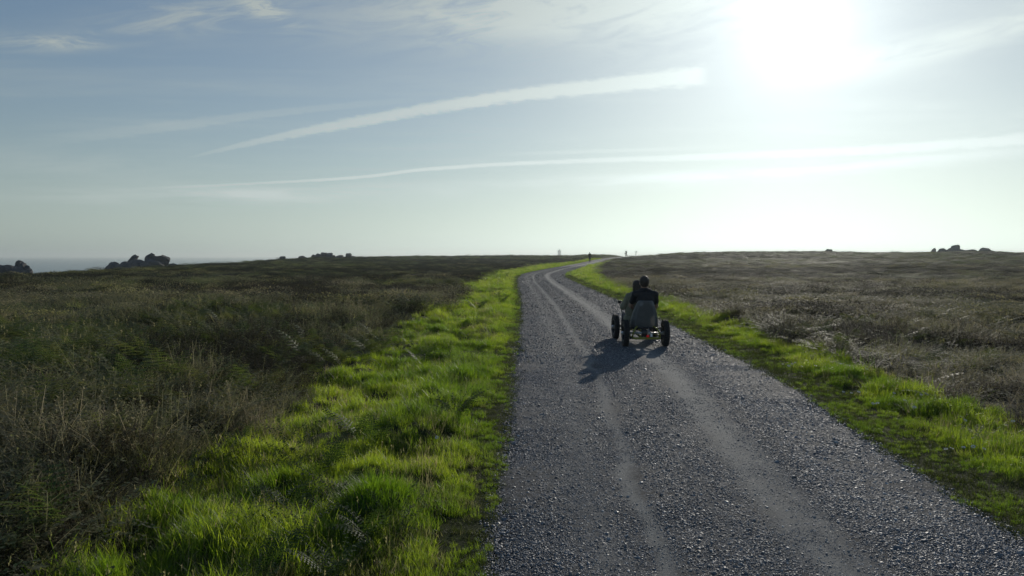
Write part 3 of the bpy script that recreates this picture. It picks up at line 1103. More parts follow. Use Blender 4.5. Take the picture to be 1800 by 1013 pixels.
# ---- loose stones of the road
def build_gravel():
    ms = stone_material()
    kinds = []
    for k in range(8):
        me = stone(rr, 1 if k < 6 else 2); me.materials.append(ms)
        kinds.append(bpy.data.objects.new('kind', me))
    Ps, Ss, Vs, Ts = [], [], [], []
    for y0, y1, dens, sz in [(2.2, 6, 12000, .003), (6, 12, 5500, .0042), (2.2, 6, 6000, .0059), (6, 11, 3300, .0076), (11, 20, 1100, .0115), (20, 42, 380, .017), (42, 100, 90, .028)]:
        n = int((y1 - y0) * 3.7 * dens)
        y = rng.uniform(y0, y1, n); l, r_ = edges(y)
        u = .5 + (rng.uniform(-.5, .5, n)) * (1.0 + .09 * rng.random(n) ** 2)
        x = l + (r_ - l) * u
        f = fines(u, y, x)
        patch = fbm(x, y, .45, 171, 3)
        keep = rng.random(n) < np.clip(1.05 - (.95 if sz > .0045 else .3) * f, .12, 1) * (.6 + .5 * patch)
        x, y, u, f = x[keep], y[keep], u[keep], f[keep]
        s = sz * np.exp(rng.normal(0, .38, len(x))) * (1 - .35 * f) * (1 + .1 * (u > .72))
        z = road_z(x, y, np.clip(u, .01, .99)) + s * rng.uniform(-.25, .15, len(s))
        Ps.append(np.stack([x, y, z], 1)); Ss.append(s); Vs.append(rng.integers(0, 8 if y1 < 7 else 6, len(x)))
        Ts.append(np.clip((rng.beta(1.6, 2.6, len(x)) + .1 * (u > .75)) * (1 if y1 < 21 else .45) + .25 * f, 0, 1))  # distant stones get a darker tint, standing in for their self-shadowing
    P = np.concatenate(Ps); s = np.concatenate(Ss)
    scatter('gravel', kinds, P, spin(len(P), .3), iso(s), np.concatenate(Vs), np.concatenate(Ts), 'loose grey gravel stones lying on the road')


build_grass()
build_heath()
build_gravel()

# ------------------------------------------------------------------ shapes for built things
def add_box(bm, c, s, rot=None):
    g = bmesh.ops.create_cube(bm, size=1.0)
    M_ = Matrix.Translation(Vector(c)) @ (rot.to_matrix().to_4x4() if rot else Matrix()) @ Matrix.Diagonal((*s, 1))
    bmesh.ops.transform(bm, matrix=M_, verts=g['verts'])
    return g['verts']


def add_tube(bm, pts, r, n=8, closed=False, caps=True):
    """round tube along a polyline; r a number or one per point"""
    pts = [Vector(p) for p in pts]
    rs = r if isinstance(r, (list, tuple)) else [r] * len(pts)
    rings = []
    N = len(pts)
    prev = None
    for i, p in enumerate(pts):
        if closed: d = pts[(i + 1) % N] - pts[i - 1]
        else: d = pts[min(i + 1, N - 1)] - pts[max(i - 1, 0)]
        d.normalize()
        if prev is None:
            up = Vector((0, 0, 1)) if abs(d.z) < .9 else Vector((1, 0, 0))
            a = d.cross(up).normalized()
        else:
            a = (prev - d * prev.dot(d)).normalized()
        prev = a
        b = d.cross(a)
        rings.append([bm.verts.new(p + (a * math.cos(t) + b * math.sin(t)) * rs[i]) for t in [2 * math.pi * k / n for k in range(n)]])
    m_ = N if closed else N - 1
    for i in range(m_):
        A, B = rings[i], rings[(i + 1) % N]
        for k in range(n):
            bm.faces.new((A[k], A[(k + 1) % n], B[(k + 1) % n], B[k]))
    if caps and not closed:
        bm.faces.new(rings[0][::-1]); bm.faces.new(rings[-1])


def add_lathe_x(bm, prof, n=36, cx=0.0, c=(0, 0, 0), closed=True):
    """turn a profile (x, radius) about the x axis"""
    rings = []
    for k in range(n):
        t = 2 * math.pi * k / n
        rings.append([bm.verts.new((c[0] + x, c[1] + r * math.cos(t), c[2] + r * math.sin(t))) for x, r in prof])
    P = len(prof)
    for k in range(n):
        A, B = rings[k], rings[(k + 1) % n]
        for i in range(P if closed else P - 1):
            j = (i + 1) % P
            bm.faces.new((A[i], A[j], B[j], B[i]))


def add_lathe_z(bm, prof, n=24, c=(0, 0, 0), phase=0.0):
    rings = []
    for r, z in prof:
        rings.append([bm.verts.new((c[0] + r * math.cos(phase + 2 * math.pi * k / n), c[1] + r * math.sin(phase + 2 * math.pi * k / n), c[2] + z)) for k in range(n)])
    for i in range(len(prof) - 1):
        for k in range(n):
            bm.faces.new((rings[i][k], rings[i][(k + 1) % n], rings[i + 1][(k + 1) % n], rings[i + 1][k]))
    bm.faces.new(rings[0][::-1]); bm.faces.new(rings[-1])


def add_ball(bm, c, r, sub=2, rot=None):
    r = (r, r, r) if not isinstance(r, (tuple, list)) else r
    g = bmesh.ops.create_icosphere(bm, subdivisions=sub, radius=1.0)
    M_ = Matrix.Translation(Vector(c)) @ (rot.to_matrix().to_4x4() if rot else Matrix()) @ Matrix.Diagonal((*r, 1))
    bmesh.ops.transform(bm, matrix=M_, verts=g['verts'])


def add_limb(bm, p0, p1, r0, r1, n=12):
    """tapered limb with rounded ends"""
    p0, p1 = Vector(p0), Vector(p1)
    d = (p1 - p0); L_ = d.length; d.normalize()
    P, Q = [], []
    for k in (0, 1, 2):
        a = math.pi / 2 * (k / 3)
        P.append(p0 - d * r0 * math.cos(a)); Q.append(max(r0 * math.sin(a), r0 * .12))
    P += [p0, (p0 + p1) / 2, p1]; Q += [r0, (r0 + r1) / 2, r1]
    for k in (2, 1, 0):
        a = math.pi / 2 * (k / 3)
        P.append(p1 + d * r1 * math.cos(a)); Q.append(max(r1 * math.sin(a), r1 * .12))
    add_tube(bm, P, Q, n)


def fuse(bm, voxel, it=4):
    """melt overlapping volumes into one continuous surface"""
    me = bpy.data.meshes.new('tmp'); bm.to_mesh(me); bm.free()
    o = bpy.data.objects.new('tmp', me); C.objects.link(o)
    m_ = o.modifiers.new('r', 'REMESH'); m_.mode = 'VOXEL'; m_.voxel_size = voxel; m_.use_smooth_shade = True
    s_ = o.modifiers.new('s', 'SMOOTH'); s_.factor = .5; s_.iterations = it
    dg = bpy.context.evaluated_depsgraph_get()
    new = bpy.data.meshes.new_from_object(o.evaluated_get(dg))
    bpy.data.objects.remove(o); bpy.data.meshes.remove(me)
    return new


def mesh_obj(name, me, mat, parent):
    me.materials.clear(); me.materials.append(mat); me.name = name
    me.polygons.foreach_set('use_smooth', np.ones(len(me.polygons), dtype=bool))
    o = bpy.data.objects.new(name, me); C.objects.link(o); o.parent = parent
    return o


# ------------------------------------------------------------------ granite outcrops
M_ROCK = rock_material('granite', (0.085, 0.08, 0.075), (0.19, 0.18, 0.165), (0.24, 0.22, 0.13))
M_ROCK2 = rock_material('dark_granite', (0.06, 0.06, 0.06), (0.13, 0.125, 0.12), (0.17, 0.16, 0.10))


def rock_mesh(w, d, h, seed, lean=0.0, blocky=.7):
    r = random.Random(seed)
    bm = bmesh.new()
    bmesh.ops.create_icosphere(bm, subdivisions=4, radius=1.0)
    pl = [(Vector((r.gauss(0, 1), r.gauss(0, 1), r.gauss(0, .8))).normalized(), r.uniform(blocky - .2, blocky + .08)) for _ in range(11)]
    ph = [r.uniform(0, 6) for _ in range(6)]
    for v in bm.verts:
        c = v.co.copy()
        for n, k in pl:
            q = c.dot(n)
            if q > k: c -= n * (q - k)
        nz = .035 * math.sin(7 * c.x + ph[0] + 3 * c.z) + .03 * math.sin(9 * c.y + ph[1]) + .03 * math.sin(11 * c.z + ph[2] + 4 * c.x) + .015 * math.sin(23 * c.x + 19 * c.z + ph[3])
        q = max(abs(c.x), abs(c.y), abs(c.z))
        c = c.lerp(c / q * .8, .3)
        c *= 1 + nz
        v.co = c
    xs = [v.co.x for v in bm.verts]; ys = [v.co.y for v in bm.verts]; zs = [v.co.z for v in bm.verts]
    x0, x1, y0, y1, z0, z1 = min(xs), max(xs), min(ys), max(ys), min(zs), max(zs)
    for v in bm.verts:
        z = (v.co.z - z0) / (z1 - z0)
        v.co = Vector((((v.co.x - x0) / (x1 - x0) - .5) * w + lean * w * (z - .5), ((v.co.y - y0) / (y1 - y0) - .5) * d, z * h))
    return bm


def outcrop(label, dist, rocks, mat, base_n=99, group='granite outcrops on the skyline'):
    """rocks: (x0, x1, top, sunk, lean, blocky) in photograph columns and rows, at one distance"""
    k = dist / FPX
    xm = (min(r[0] for r in rocks) + max(r[1] for r in rocks)) / 2
    X0 = (xm - 900) * k
    g = float(H0(X0, dist))
    t = empty('granite_outcrop', (X0, dist, g))
    tag(t, label, 'rock', group)
    for i, (x0, x1, top, lean, blk) in enumerate(rocks):
        zt = EYE - (top - 450) * k
        w = (x1 - x0) * k
        xc = ((x0 + x1) / 2 - 900) * k
        dy = rr.uniform(-.25, .25) * w
        zb = float(H0(xc, dist + dy)) - .4
        if i >= base_n: zb = max(zb, zt - 1.25 * w)
        hh = max(zt - zb, .5)
        o = obj('boulder', rock_mesh(w, w * rr.uniform(.7, 1.0), hh, rr.randint(0, 9999), lean, blk), mat, t)
        o.location = (xc - X0, dy, zb - g)
    return t


outcrop('dark jagged granite tor with an upright leaning spike at left beside the sea', 128,
        [(180, 216, 460, 0, .85), (202, 244, 459, 0, .85), (226, 262, 455.5, 0, .75), (252, 298, 454, 0, .75), (227, 240, 447.5, .5, .6), (250, 276, 446, .12, .6), (259, 272, 444.5, .25, .6),
         (270, 290, 449.5, 0, .66), (280, 298.5, 448, .3, .6), (294, 312, 463, 0, .7), (310, 322, 464.5, 0, .7)], M_ROCK2, 4)
outcrop('dark granite tor at the far left edge in front of the sea', 100,
        [(-40, 0, 468, 0, .7), (-14, 30, 465.5, 0, .75), (14, 56, 467, 0, .75), (24, 44, 459, .05, .62), (30, 38, 457.5, 0, .6), (38, 52, 466, .1, .66), (44, 58.5, 472, .05, .68)], M_ROCK2, 3)
outcrop('single small boulder on the skyline, leftmost of the middle ones', 165, [(491.5, 502.5, 450.5, .12, .62)], M_ROCK)
outcrop('low slanting boulder on the skyline between two taller rocks', 174, [(524, 537, 449.8, .3, .64), (533, 541, 452, 0, .64)], M_ROCK)
outcrop('heap of rounded boulders on the skyline left of the dome boulder', 182,
        [(547, 560, 447.5, .1, .64), (554, 567, 445.6, .1, .62), (563, 575, 443.8, 0, .64), (571, 584, 444.2, .25, .6), (578, 590, 448, 0, .66), (590, 604, 448.4, 0, .68)], M_ROCK)
outcrop('solitary dome shaped boulder on the skyline at centre left', 190, [(606.5, 618.5, 445, 0, .74), (617, 626, 450, 0, .7)], M_ROCK)
outcrop('grey granite tor with a square block on top, far right skyline', 212,
        [(1660, 1700, 437.5, 0, .66), (1663, 1680, 433, .1, .62), (1668, 1685.5, 430.3, .16, .56), (1690, 1724, 438.5, 0, .7), (1646, 1664, 436.4, .1, .64)], M_ROCK)
outcrop('small pointed rock just left of the far right tor', 214, [(1634, 1644, 436, .3, .6)], M_ROCK)
outcrop('rounded boulder right of the far right tor with a low stone', 214, [(1719, 1739, 435.3, .2, .64), (1739, 1748, 440.6, 0, .66), (1754, 1762, 442, 0, .7)], M_ROCK)
outcrop('low stone breaking the moor skyline right of centre', 246, [(1450, 1462, 437.8, 0, .72)], M_ROCK)


# ------------------------------------------------------------------ lighthouse at sea
def lighthouse():
    D_ = 2000.0
    k = D_ / FPX
    X = (983 - 900) * k
    t = empty('lighthouse', (X, D_, SEA))
    tag(t, 'pale distant lighthouse tower rising behind the moor', 'lighthouse')
    wht = simple('pale_masonry', (0.45, 0.45, 0.42), .8, vary=.08, scale=.3)
    gry = simple('lantern_metal', (0.35, 0.37, 0.37), .5, vary=.1)
    bm = bmesh.new(); add_lathe_z(bm, [(9, -3), (8, 1), (5, 2.4), (4.4, 2.6)], 16); obj('rock_base', bm, M_ROCK, t)
    bm = bmesh.new(); add_lathe_z(bm, [(4.9, 2.5), (4.5, 9), (4.3, 24.8), (4.3, 25.6)], 8, phase=math.pi / 8); obj('tower', bm, wht, t)
    bm = bmesh.new(); add_lathe_z(bm, [(4.4, 25.6), (5.2, 26.4), (5.2, 27.5), (4.6, 27.5), (4.6, 29.0), (4.2, 29.3)], 8, phase=math.pi / 8); obj('gallery', bm, wht, t)
    bm = bmesh.new(); add_lathe_z(bm, [(1.6, 29.3), (1.6, 31.2), (1.75, 31.3)], 12); lan = obj('lantern', bm, gry, t)
    bm = bmesh.new(); add_lathe_z(bm, [(1.8, 31.3), (1.5, 32.2), (.7, 32.9), (.15, 33.4), (.1, 34.4)], 12); obj('dome', bm, gry, lan)
    for a in range(4):
        bm = bmesh.new(); add_box(bm, (0, 0, 0), (.9, .3, 1.5))
        w = obj('window', bm, gry, t); w.location = (3.62 * math.cos(-math.pi / 2) * 0, -4.1, 8 + 4.6 * a)


lighthouse()


# ------------------------------------------------------------------ signpost on the crest
def signpost():
    D_ = 203.0
    X = (1117.5 - 900) / FPX * D_
    g = float(H0(X, D_))
    t = empty('signpost', (X, D_, g))
    tag(t, 'thin pale post with a small board, right of the cyclist', 'signpost')
    wood = simple('bleached_wood', (0.45, 0.44, 0.40), .8, vary=.2, scale=6)
    bm = bmesh.new(); add_box(bm, (0, 0, .7), (.13, .13, 1.75)); obj('post', bm, wood, t)
    bm = bmesh.new(); vs = add_box(bm, (.14, -.08, 1.42), (.5, .05, .2)); obj('board', bm, wood, t)
    bm = bmesh.new(); add_lathe_z(bm, [(.09, 1.56), (.085, 1.6), (.01, 1.66)], 4, phase=math.pi / 4); obj('cap', bm, wood, t)


signpost()

# ------------------------------------------------------------------ people
M_SKIN = simple('skin', (0.40, 0.24, 0.17), .55, vary=.08, scale=12)
M_HAIR = simple('dark_hair', (0.035, 0.024, 0.016), .4, vary=.3, scale=300, bump=.25)
M_BLACK = simple('black_cloth', (0.014, 0.015, 0.018), .85, vary=.3, scale=25, bump=.3)
M_KHAKI = simple('khaki_cloth', (0.21, 0.2, 0.135), .85, vary=.2, scale=20, bump=.4)
M_JEANS = simple('dark_denim', (0.03, 0.035, 0.05), .85, vary=.3, scale=40, bump=.3)
M_SHOE = simple('shoe', (0.03, 0.03, 0.032), .6, vary=.2)
M_EYE = simple('eye', (0.03, 0.02, 0.015), .2, vary=.05)


def head_shape(bm, c, s, yaw):
    """skull, jaw, nose, ears and brow; the face looks along +y turned by yaw"""
    Rz = Matrix.Rotation(yaw, 4, 'Z')
    c = Vector(c)

    def P(x, y, z): return c + (Rz @ Vector((x * s, y * s, z * s)))
    e = Euler((0, 0, yaw))
    add_ball(bm, P(0, -.012, .018), (.074 * s, .093 * s, .098 * s), 3, e)
    add_ball(bm, P(0, .022, -.045), (.056 * s, .062 * s, .07 * s), 3, e)
    add_ball(bm, P(0, .05, -.085), (.03 * s, .028 * s, .026 * s), 2, e)
    add_limb(bm, P(0, .082, .012), P(0, .1, -.026), .008 * s, .015 * s, 8)
    add_limb(bm, P(-.03, .072, .022), P(.03, .072, .022), .014 * s, .014 * s, 8)
    add_limb(bm, P(-.02, .078, -.062), P(.02, .078, -.062), .01 * s, .01 * s, 8)
    for q in (-1, 1):
        add_ball(bm, P(.076 * q, -.005, -.005), (.012 * s, .02 * s, .032 * s), 2, e)


def hand_shape(bm, wrist, knuck, palm_n, s, curl=1.2, thumb_side=1):
    """palm and five bent fingers, closing round what lies on the palm side"""
    w, k, n = Vector(wrist), Vector(knuck), Vector(palm_n).normalized()
    d = (k - w).normalized()
    sd = d.cross(n).normalized()
    for q in (-1, -.33, .33, 1):
        add_limb(bm, w + sd * q * .018 * s, k + sd * q * .03 * s, .013 * s, .012 * s, 8)
    for i, ln in enumerate((.068, .078, .072, .056)):
        q = (-1, -.33, .33, 1)[i] * thumb_side * -1
        p = k + sd * q * .031 * s
        a = .25
        for j, f in enumerate((.45, .32, .23)):
            a += curl * (.45, .7, .6)[j]
            dirn = d * math.cos(a) + n * math.sin(a)
            p2 = p + dirn * ln * f * s * 1.05
            add_limb(bm, p, p2, (.0092 - .001 * j) * s, (.0085 - .001 * j) * s, 7)
            p = p2
    p = w + d * .025 * s + sd * thumb_side * .024 * s
    p2 = p + (d * .6 + sd * thumb_side * .7 + n * .5).normalized() * .034 * s
    p3 = p2 + (d * .7 + n * .75 + sd * thumb_side * .05).normalized() * .03 * s
    add_limb(bm, p, p2, .012 * s, .0105 * s, 7); add_limb(bm, p2, p3, .0105 * s, .0085 * s, 7)


def person(root, J, top, trouser, hair, s=1.0, yaw=0.0, voxel=.008, long_sleeve=False, collar=True, hair_long=False, hands=True, shoe=None, hat=None):
    """J: joints in the root's own coordinates"""
    V = {k: Vector(v) for k, v in J.items()}
    bm = bmesh.new()
    head_shape(bm, V['head'], s, yaw)
    add_limb(bm, V['neck'] - Vector((0, 0, .04 * s)), V['head'] + Vector((0, -.005, -.03 * s)), .056 * s, .052 * s)
    mid = (V['pelvis'] + V['chest']) / 2
    across = (V['shoulder_r'] - V['shoulder_l']).normalized()
    rz = math.atan2(across.y, across.x)
    e = Euler((0, 0, rz))
    hw = (V['shoulder_r'] - V['shoulder_l']).length / 2

    def torso(b, g):
        add_ball(b, V['chest'], (hw * .92 + g, .112 * s + g, .16 * s + g), 3, e)
        add_ball(b, V['chest'] + Vector((0, 0, .085 * s)), (hw * .98 + g, .088 * s + g, .075 * s + g), 3, e)
        add_ball(b, mid, (.142 * s + g, .105 * s + g, .17 * s + g), 3, e)
        add_ball(b, V['pelvis'], (.162 * s + g, .125 * s + g, .12 * s + g), 3, e)
        add_limb(b, V['shoulder_l'], V['shoulder_r'], .06 * s + g, .06 * s + g)
        add_limb(b, (V['shoulder_l'] + V['neck']) / 2, V['neck'], .05 * s + g, .058 * s + g)
        add_limb(b, (V['shoulder_r'] + V['neck']) / 2, V['neck'], .05 * s + g, .058 * s + g)
    torso(bm, -.006)
    for q in ('l', 'r'):
        add_limb(bm, V['shoulder_' + q], V['elbow_' + q], .052 * s, .04 * s)
        add_limb(bm, V['elbow_' + q], V['wrist_' + q], .041 * s, .027 * s)
        add_limb(bm, V['hip_' + q], V['knee_' + q], .082 * s, .056 * s)
        add_limb(bm, V['knee_' + q], V['knee_' + q].lerp(V['ankle_' + q], .35), .054 * s, .057 * s)
        add_limb(bm, V['knee_' + q].lerp(V['ankle_' + q], .35), V['ankle_' + q], .057 * s, .035 * s)
    me = fuse(bm, voxel, 3)
    if hands:
        b2 = bmesh.new(); b2.from_mesh(me)
        for q, sg in (('l', 1), ('r', -1)):
            w = V['wrist_' + q]; k = V['hand_' + q]
            hand_shape(b2, w, w + (k - w).normalized() * .085 * s, Vector(J.get('palm_' + q, (0, 0, -1))), s, 1.25, sg)
        b2.to_mesh(me); b2.free()
    mesh_obj('body', me, M_SKIN, root)
    # clothing
    bm = bmesh.new()
    torso(bm, .012)
    for q in ('l', 'r'):
        sh, el, wr = V['shoulder_' + q], V['elbow_' + q], V['wrist_' + q]
        if long_sleeve:
            add_limb(bm, sh, el, .066 * s, .056 * s); add_limb(bm, el, el.lerp(wr, .9), .056 * s, .04 * s)
        else:
            add_limb(bm, sh, sh.lerp(el, .62), .066 * s, .06 * s)
    if collar:
        add_tube(bm, [V['neck'] + Vector((.062 * s * math.cos(a), .062 * s * math.sin(a), .012)) for a in np.linspace(0, 2 * math.pi, 17)[:-1]], .012 * s, 6, closed=True)
    mesh_obj('shirt', fuse(bm, voxel, 2), top, root)
    bm = bmesh.new()
    add_ball(bm, V['pelvis'], (.172 * s, .138 * s, .125 * s), 3, e)
    for q in ('l', 'r'):
        add_limb(bm, V['hip_' + q], V['knee_' + q], .094 * s, .07 * s)
        add_limb(bm, V['knee_' + q], V['knee_' + q].lerp(V['ankle_' + q], .93), .069 * s, .054 * s)
    mesh_obj('trousers', fuse(bm, voxel, 2), trouser, root)
    for q in ('l', 'r'):
        bm = bmesh.new()
        a = V['ankle_' + q]; t = V['toe_' + q]
        heel = a + (a - t).normalized() * .04 * s
        heel.z = t.z
        add_limb(bm, heel, t, .038 * s, .036 * s); add_limb(bm, a, heel.lerp(t, .35), .042 * s, .045 * s)
        mesh_obj('shoe', fuse(bm, voxel, 2), shoe or M_SHOE, root)
    # hair
    Rz = Matrix.Rotation(yaw, 4, 'Z')
    bm = bmesh.new()
    e2 = Euler((0, 0, yaw))

    def P(x, y, z): return V['head'] + (Rz @ Vector((x * s, y * s, z * s)))
    add_ball(bm, P(0, -.018, .034), (.083 * s, .098 * s, .096 * s), 3, e2)
    add_ball(bm, P(0, -.045, -.005), (.072 * s, .062 * s, .066 * s), 3, e2)
    if hair_long:
        add_limb(bm, P(0, -.07, 0), P(.0, -.085, -.13), .055 * s, .035 * s)
        add_limb(bm, P(.05, -.03, 0), P(.055, -.045, -.11), .04 * s, .03 * s); add_limb(bm, P(-.05, -.03, 0), P(-.055, -.045, -.11), .04 * s, .03 * s)
    hm = fuse(bm, voxel * .8, 1)
    r2 = random.Random(3)
    for v in hm.vertices:
        v.co += v.normal * r2.uniform(-.002, .006) * s
    mesh_obj('hair', hm, hair, root)
    for q in (-1, 1):
        bm = bmesh.new(); add_ball(bm, P(.031 * q, .077, .004), .012 * s, 2)
        obj('eye', bm, M_EYE, root, True)


# ------------------------------------------------------------------ pedal kart
KX, KY = 2.315, 12.9
KZ = float(H0(KX, KY)) + .035


def kart():
    t = empty('pedal_kart', (KX, KY, KZ))
    tag(t, 'four wheeled pedal kart with grey bucket seat on the gravel road', 'pedal kart')
    rubber = simple('tyre_rubber', (0.016, 0.016, 0.017), .8, vary=.3, scale=60, bump=.4)
    steel = simple('bare_steel', (0.55, 0.55, 0.55), .3, 1.0, vary=.1)
    dark = simple('black_steel', (0.02, 0.02, 0.022), .4, vary=.2)
    yel = simple('yellow_paint', (0.26, 0.25, 0.03), .35, vary=.12)
    seatm = simple('grey_moulded_plastic', (0.19, 0.192, 0.185), .55, vary=.12, scale=14, bump=.15)
    red = simple('red_lens', (0.65, 0.01, 0.01), .2, vary=.05, emit=.25)
    white = simple('white_reflector', (0.8, 0.8, 0.78), .2, vary=.03)

    def wheel(x, y, steer):
        R_, W_ = .225, .045
        prof = []
        for a in np.linspace(0, 2 * math.pi, 15)[:-1]:
            ca, sa = math.cos(a), math.sin(a)
            prof.append((W_ * math.copysign(abs(ca) ** .75, ca), .178 + .047 * math.copysign(abs(sa) ** .8, sa)))
        w = empty('wheel', (x, y, R_)); w.parent = t; w.rotation_euler = (0, 0, steer)
        bm = bmesh.new(); add_lathe_x(bm, prof, 44)
        for k in range(44):                                   # tread blocks
            a = 2 * math.pi * (k + .5) / 44
            for q, off in ((-1, 0), (1, .07)):
                aa = a + off
                add_box(bm, (q * .022, .2245 * math.cos(aa), .2245 * math.sin(aa)), (.036, .018, .011), Euler((aa - math.pi / 2, 0, .3 * q)))
        obj('tyre', bm, rubber, w)
        bm = bmesh.new()
        add_lathe_x(bm, [(-.042, .135), (-.042, .15), (.042, .15), (.042, .135), (.03, .128), (-.03, .128)], 36)
        for k in range(5):
            a = 2 * math.pi * k / 5
            add_tube(bm, [(0, .03 * math.cos(a), .03 * math.sin(a)), (.012, .08 * math.cos(a), .08 * math.sin(a)), (0, .135 * math.cos(a), .135 * math.sin(a))], [.017, .013, .016], 8)
        obj('rim', bm, dark, w)
        bm = bmesh.new(); add_lathe_x(bm, [(-.075, .004), (-.075, .022), (-.05, .034), (.05, .034), (.075, .022), (.075, .004)], 20)
        obj('hub', bm, steel, w)
    wheel(-.345, 0, 0); wheel(.345, 0, 0); wheel(-.355, 1.17, R(3)); wheel(.355, 1.17, R(3))
    bm = bmesh.new()
    add_tube(bm, [(-.07, .02, .15), (-.075, .5, .17), (-.05, 1.0, .2), (0, 1.17, .23)], .021)
    add_tube(bm, [(.07, .02, .15), (.075, .5, .17), (.05, 1.0, .2), (0, 1.17, .23)], .021)
    add_tube(bm, [(-.24, -.1, .15), (-.2, -.12, .145), (.2, -.12, .145), (.24, -.1, .15)], .02)
    add_tube(bm, [(-.24, -.1, .15), (-.26, .1, .17), (-.2, .35, .19), (-.07, .45, .17)], .018)
    add_tube(bm, [(.24, -.1, .15), (.26, .1, .17), (.2, .35, .19), (.07, .45, .17)], .018)
    add_tube(bm, [(.14, .0, .34), (.19, -.08, .31), (.225, -.1, .24), (.24, -.1, .16)], .014)
    add_tube(bm, [(-.14, .0, .34), (-.19, -.08, .31), (-.225, -.1, .24), (-.24, -.1, .16)], .014)
    obj('frame', bm, yel, t, True)
    bm = bmesh.new(); add_tube(bm, [(-.36, 0, .225), (.36, 0, .225)], .016, 10); obj('rear_axle', bm, steel, t, True)
    bm = bmesh.new(); add_tube(bm, [(-.36, 1.17, .225), (-.2, 1.17, .25), (.2, 1.17, .25), (.36, 1.17, .225)], .018, 10); obj('front_axle', bm, dark, t, True)
    bm = bmesh.new(); add_tube(bm, [(-.27, -.02, .315), (.27, -.02, .315)], .015, 10)
    for q in (-1, 1):
        add_tube(bm, [(q * .27, -.02, .315), (q * .285, 0, .235)], .013, 8); add_ball(bm, (q * .275, -.03, .318), .024, 2); add_ball(bm, (q * .27, -.11, .15), .022, 2)
    obj('seat_crossbar', bm, dark, t, True)
    # drive: sprocket, chain and gear hub between the rear wheels
    bm = bmesh.new(); add_lathe_x(bm, [(-.045, .02), (-.045, .07), (.045, .07), (.045, .02)], 20, c=(-.02, 0, .225)); obj('gear_hub', bm, dark, t)
    bm = bmesh.new(); add_lathe_x(bm, [(-.003, .04), (-.003, .1), (.003, .1), (.003, .04)], 28, c=(.05, 0, .225)); obj('sprocket', bm, steel, t)
    bm = bmesh.new()
    add_tube(bm, [(.05, 0, .325), (.05, .5, .31), (.05, .93, .33)], .007, 6); add_tube(bm, [(.05, 0, .125), (.05, .5, .15), (.05, .93, .2)], .007, 6); obj('chain', bm, dark, t)
    bm = bmesh.new(); add_lathe_x(bm, [(-.004, .03), (-.004, .07), (.004, .07), (.004, .03)], 24, c=(.05, .93, .265))
    add_tube(bm, [(.08, .93, .265), (.085, 1.06, .2)], .01); add_tube(bm, [(-.08, .93, .265), (-.085, .8, .33)], .01); add_tube(bm, [(-.08, .93, .265), (.08, .93, .265)], .012)
    obj('crank', bm, steel, t)
    for q, y, z in ((.14, 1.06, .2), (-.14, .8, .33)):
        bm = bmesh.new(); add_box(bm, (q, y, z), (.1, .07, .022)); obj('pedal', bm, dark, t)
    # bucket seat: lofted shell, narrow at the top, its wings folded forward
    bm = bmesh.new()
    secs = []
    for z, w, yb, fw in ((.30, .225, .02, .2), (.345, .24, 0.0, .2), (.45, .235, -.02, .18), (.58, .205, -.035, .15), (.70, .165, -.05, .11), (.765, .138, -.055, .075), (.79, .115, -.045, .05)):
        secs.append([(-w, yb + fw, z), (-w * .98, yb + fw * .45, z), (-w * .72, yb + .012, z), (-w * .3, yb, z), (w * .3, yb, z), (w * .72, yb + .012, z), (w * .98, yb + fw * .45, z), (w, yb + fw, z)])
    vs = [[bm.verts.new(p) for p in s_] for s_ in secs]
    for i in range(len(vs) - 1):
        for k in range(7): bm.faces.new((vs[i][k], vs[i][k + 1], vs[i + 1][k + 1], vs[i + 1][k]))
    g = bmesh.ops.solidify(bm, geom=bm.faces[:], thickness=.022)
    st = obj('seat_back', bm, seatm, t)
    bv = st.modifiers.new('b', 'BEVEL'); bv.width = .008; bv.segments = 2; bv.limit_method = 'ANGLE'
    bm = bmesh.new()
    pan = [(.05, .215, .325), (.2, .235, .315), (.42, .235, .33), (.56, .21, .35), (.6, .19, .325)]
    vs = [[bm.verts.new((-w, y, z + .06)), bm.verts.new((-w * .8, y, z)), bm.verts.new((w * .8, y, z)), bm.verts.new((w, y, z + .06))][:] for y, w, z in pan]
    for i in range(len(vs) - 1):
        for k in range(3): bm.faces.new((vs[i][k], vs[i][k + 1], vs[i + 1][k + 1], vs[i + 1][k]))
    bmesh.ops.solidify(bm, geom=bm.faces[:], thickness=.02)
    obj('seat_pan', bm, seatm, t)
    bm = bmesh.new(); add_box(bm, (-.1, .7, .3), (.24, .24, .05)); bmesh.ops.bevel(bm, geom=bm.edges[:], offset=.015, segments=2)
    add_tube(bm, [(-.1, .7, .28), (-.06, .7, .19)], .015); obj('front_seat', bm, seatm, t)
    # handlebar with upright grips
    for q in (-1, 1):
        bm = bmesh.new()
        add_tube(bm, [(q * .285, .94, .71), (q * .28, .95, .6), (q * .255, .97, .48), (q * .17, .99, .36), (q * .05, 1.02, .29), (0, 1.05, .27)], .014, 10)
        hb = obj('handlebar', bm, steel, t, True)
        bm = bmesh.new(); add_tube(bm, [(q * .285, .938, .735), (q * .286, .94, .72), (q * .283, .945, .64), (q * .281, .948, .62)], [.012, .021, .021, .019], 10); obj('grip', bm, dark, hb, True)
        bm = bmesh.new(); add_tube(bm, [(q * .29, .95, .645), (q * .31, .985, .665), (q * .315, 1.0, .74)], .007, 6); add_box(bm, (q * .315, .955, .70), (.05, .03, .04)); add_ball(bm, (q * .325, .93, .725), .02, 2); obj('brake_lever', bm, dark, hb)
    bm = bmesh.new(); add_tube(bm, [(-.25, 1.28, .16), (.25, 1.28, .16)], .016, 8); add_tube(bm, [(0, 1.17, .22), (0, 1.28, .16)], .016, 8); obj('foot_bar', bm, yel, t, True)
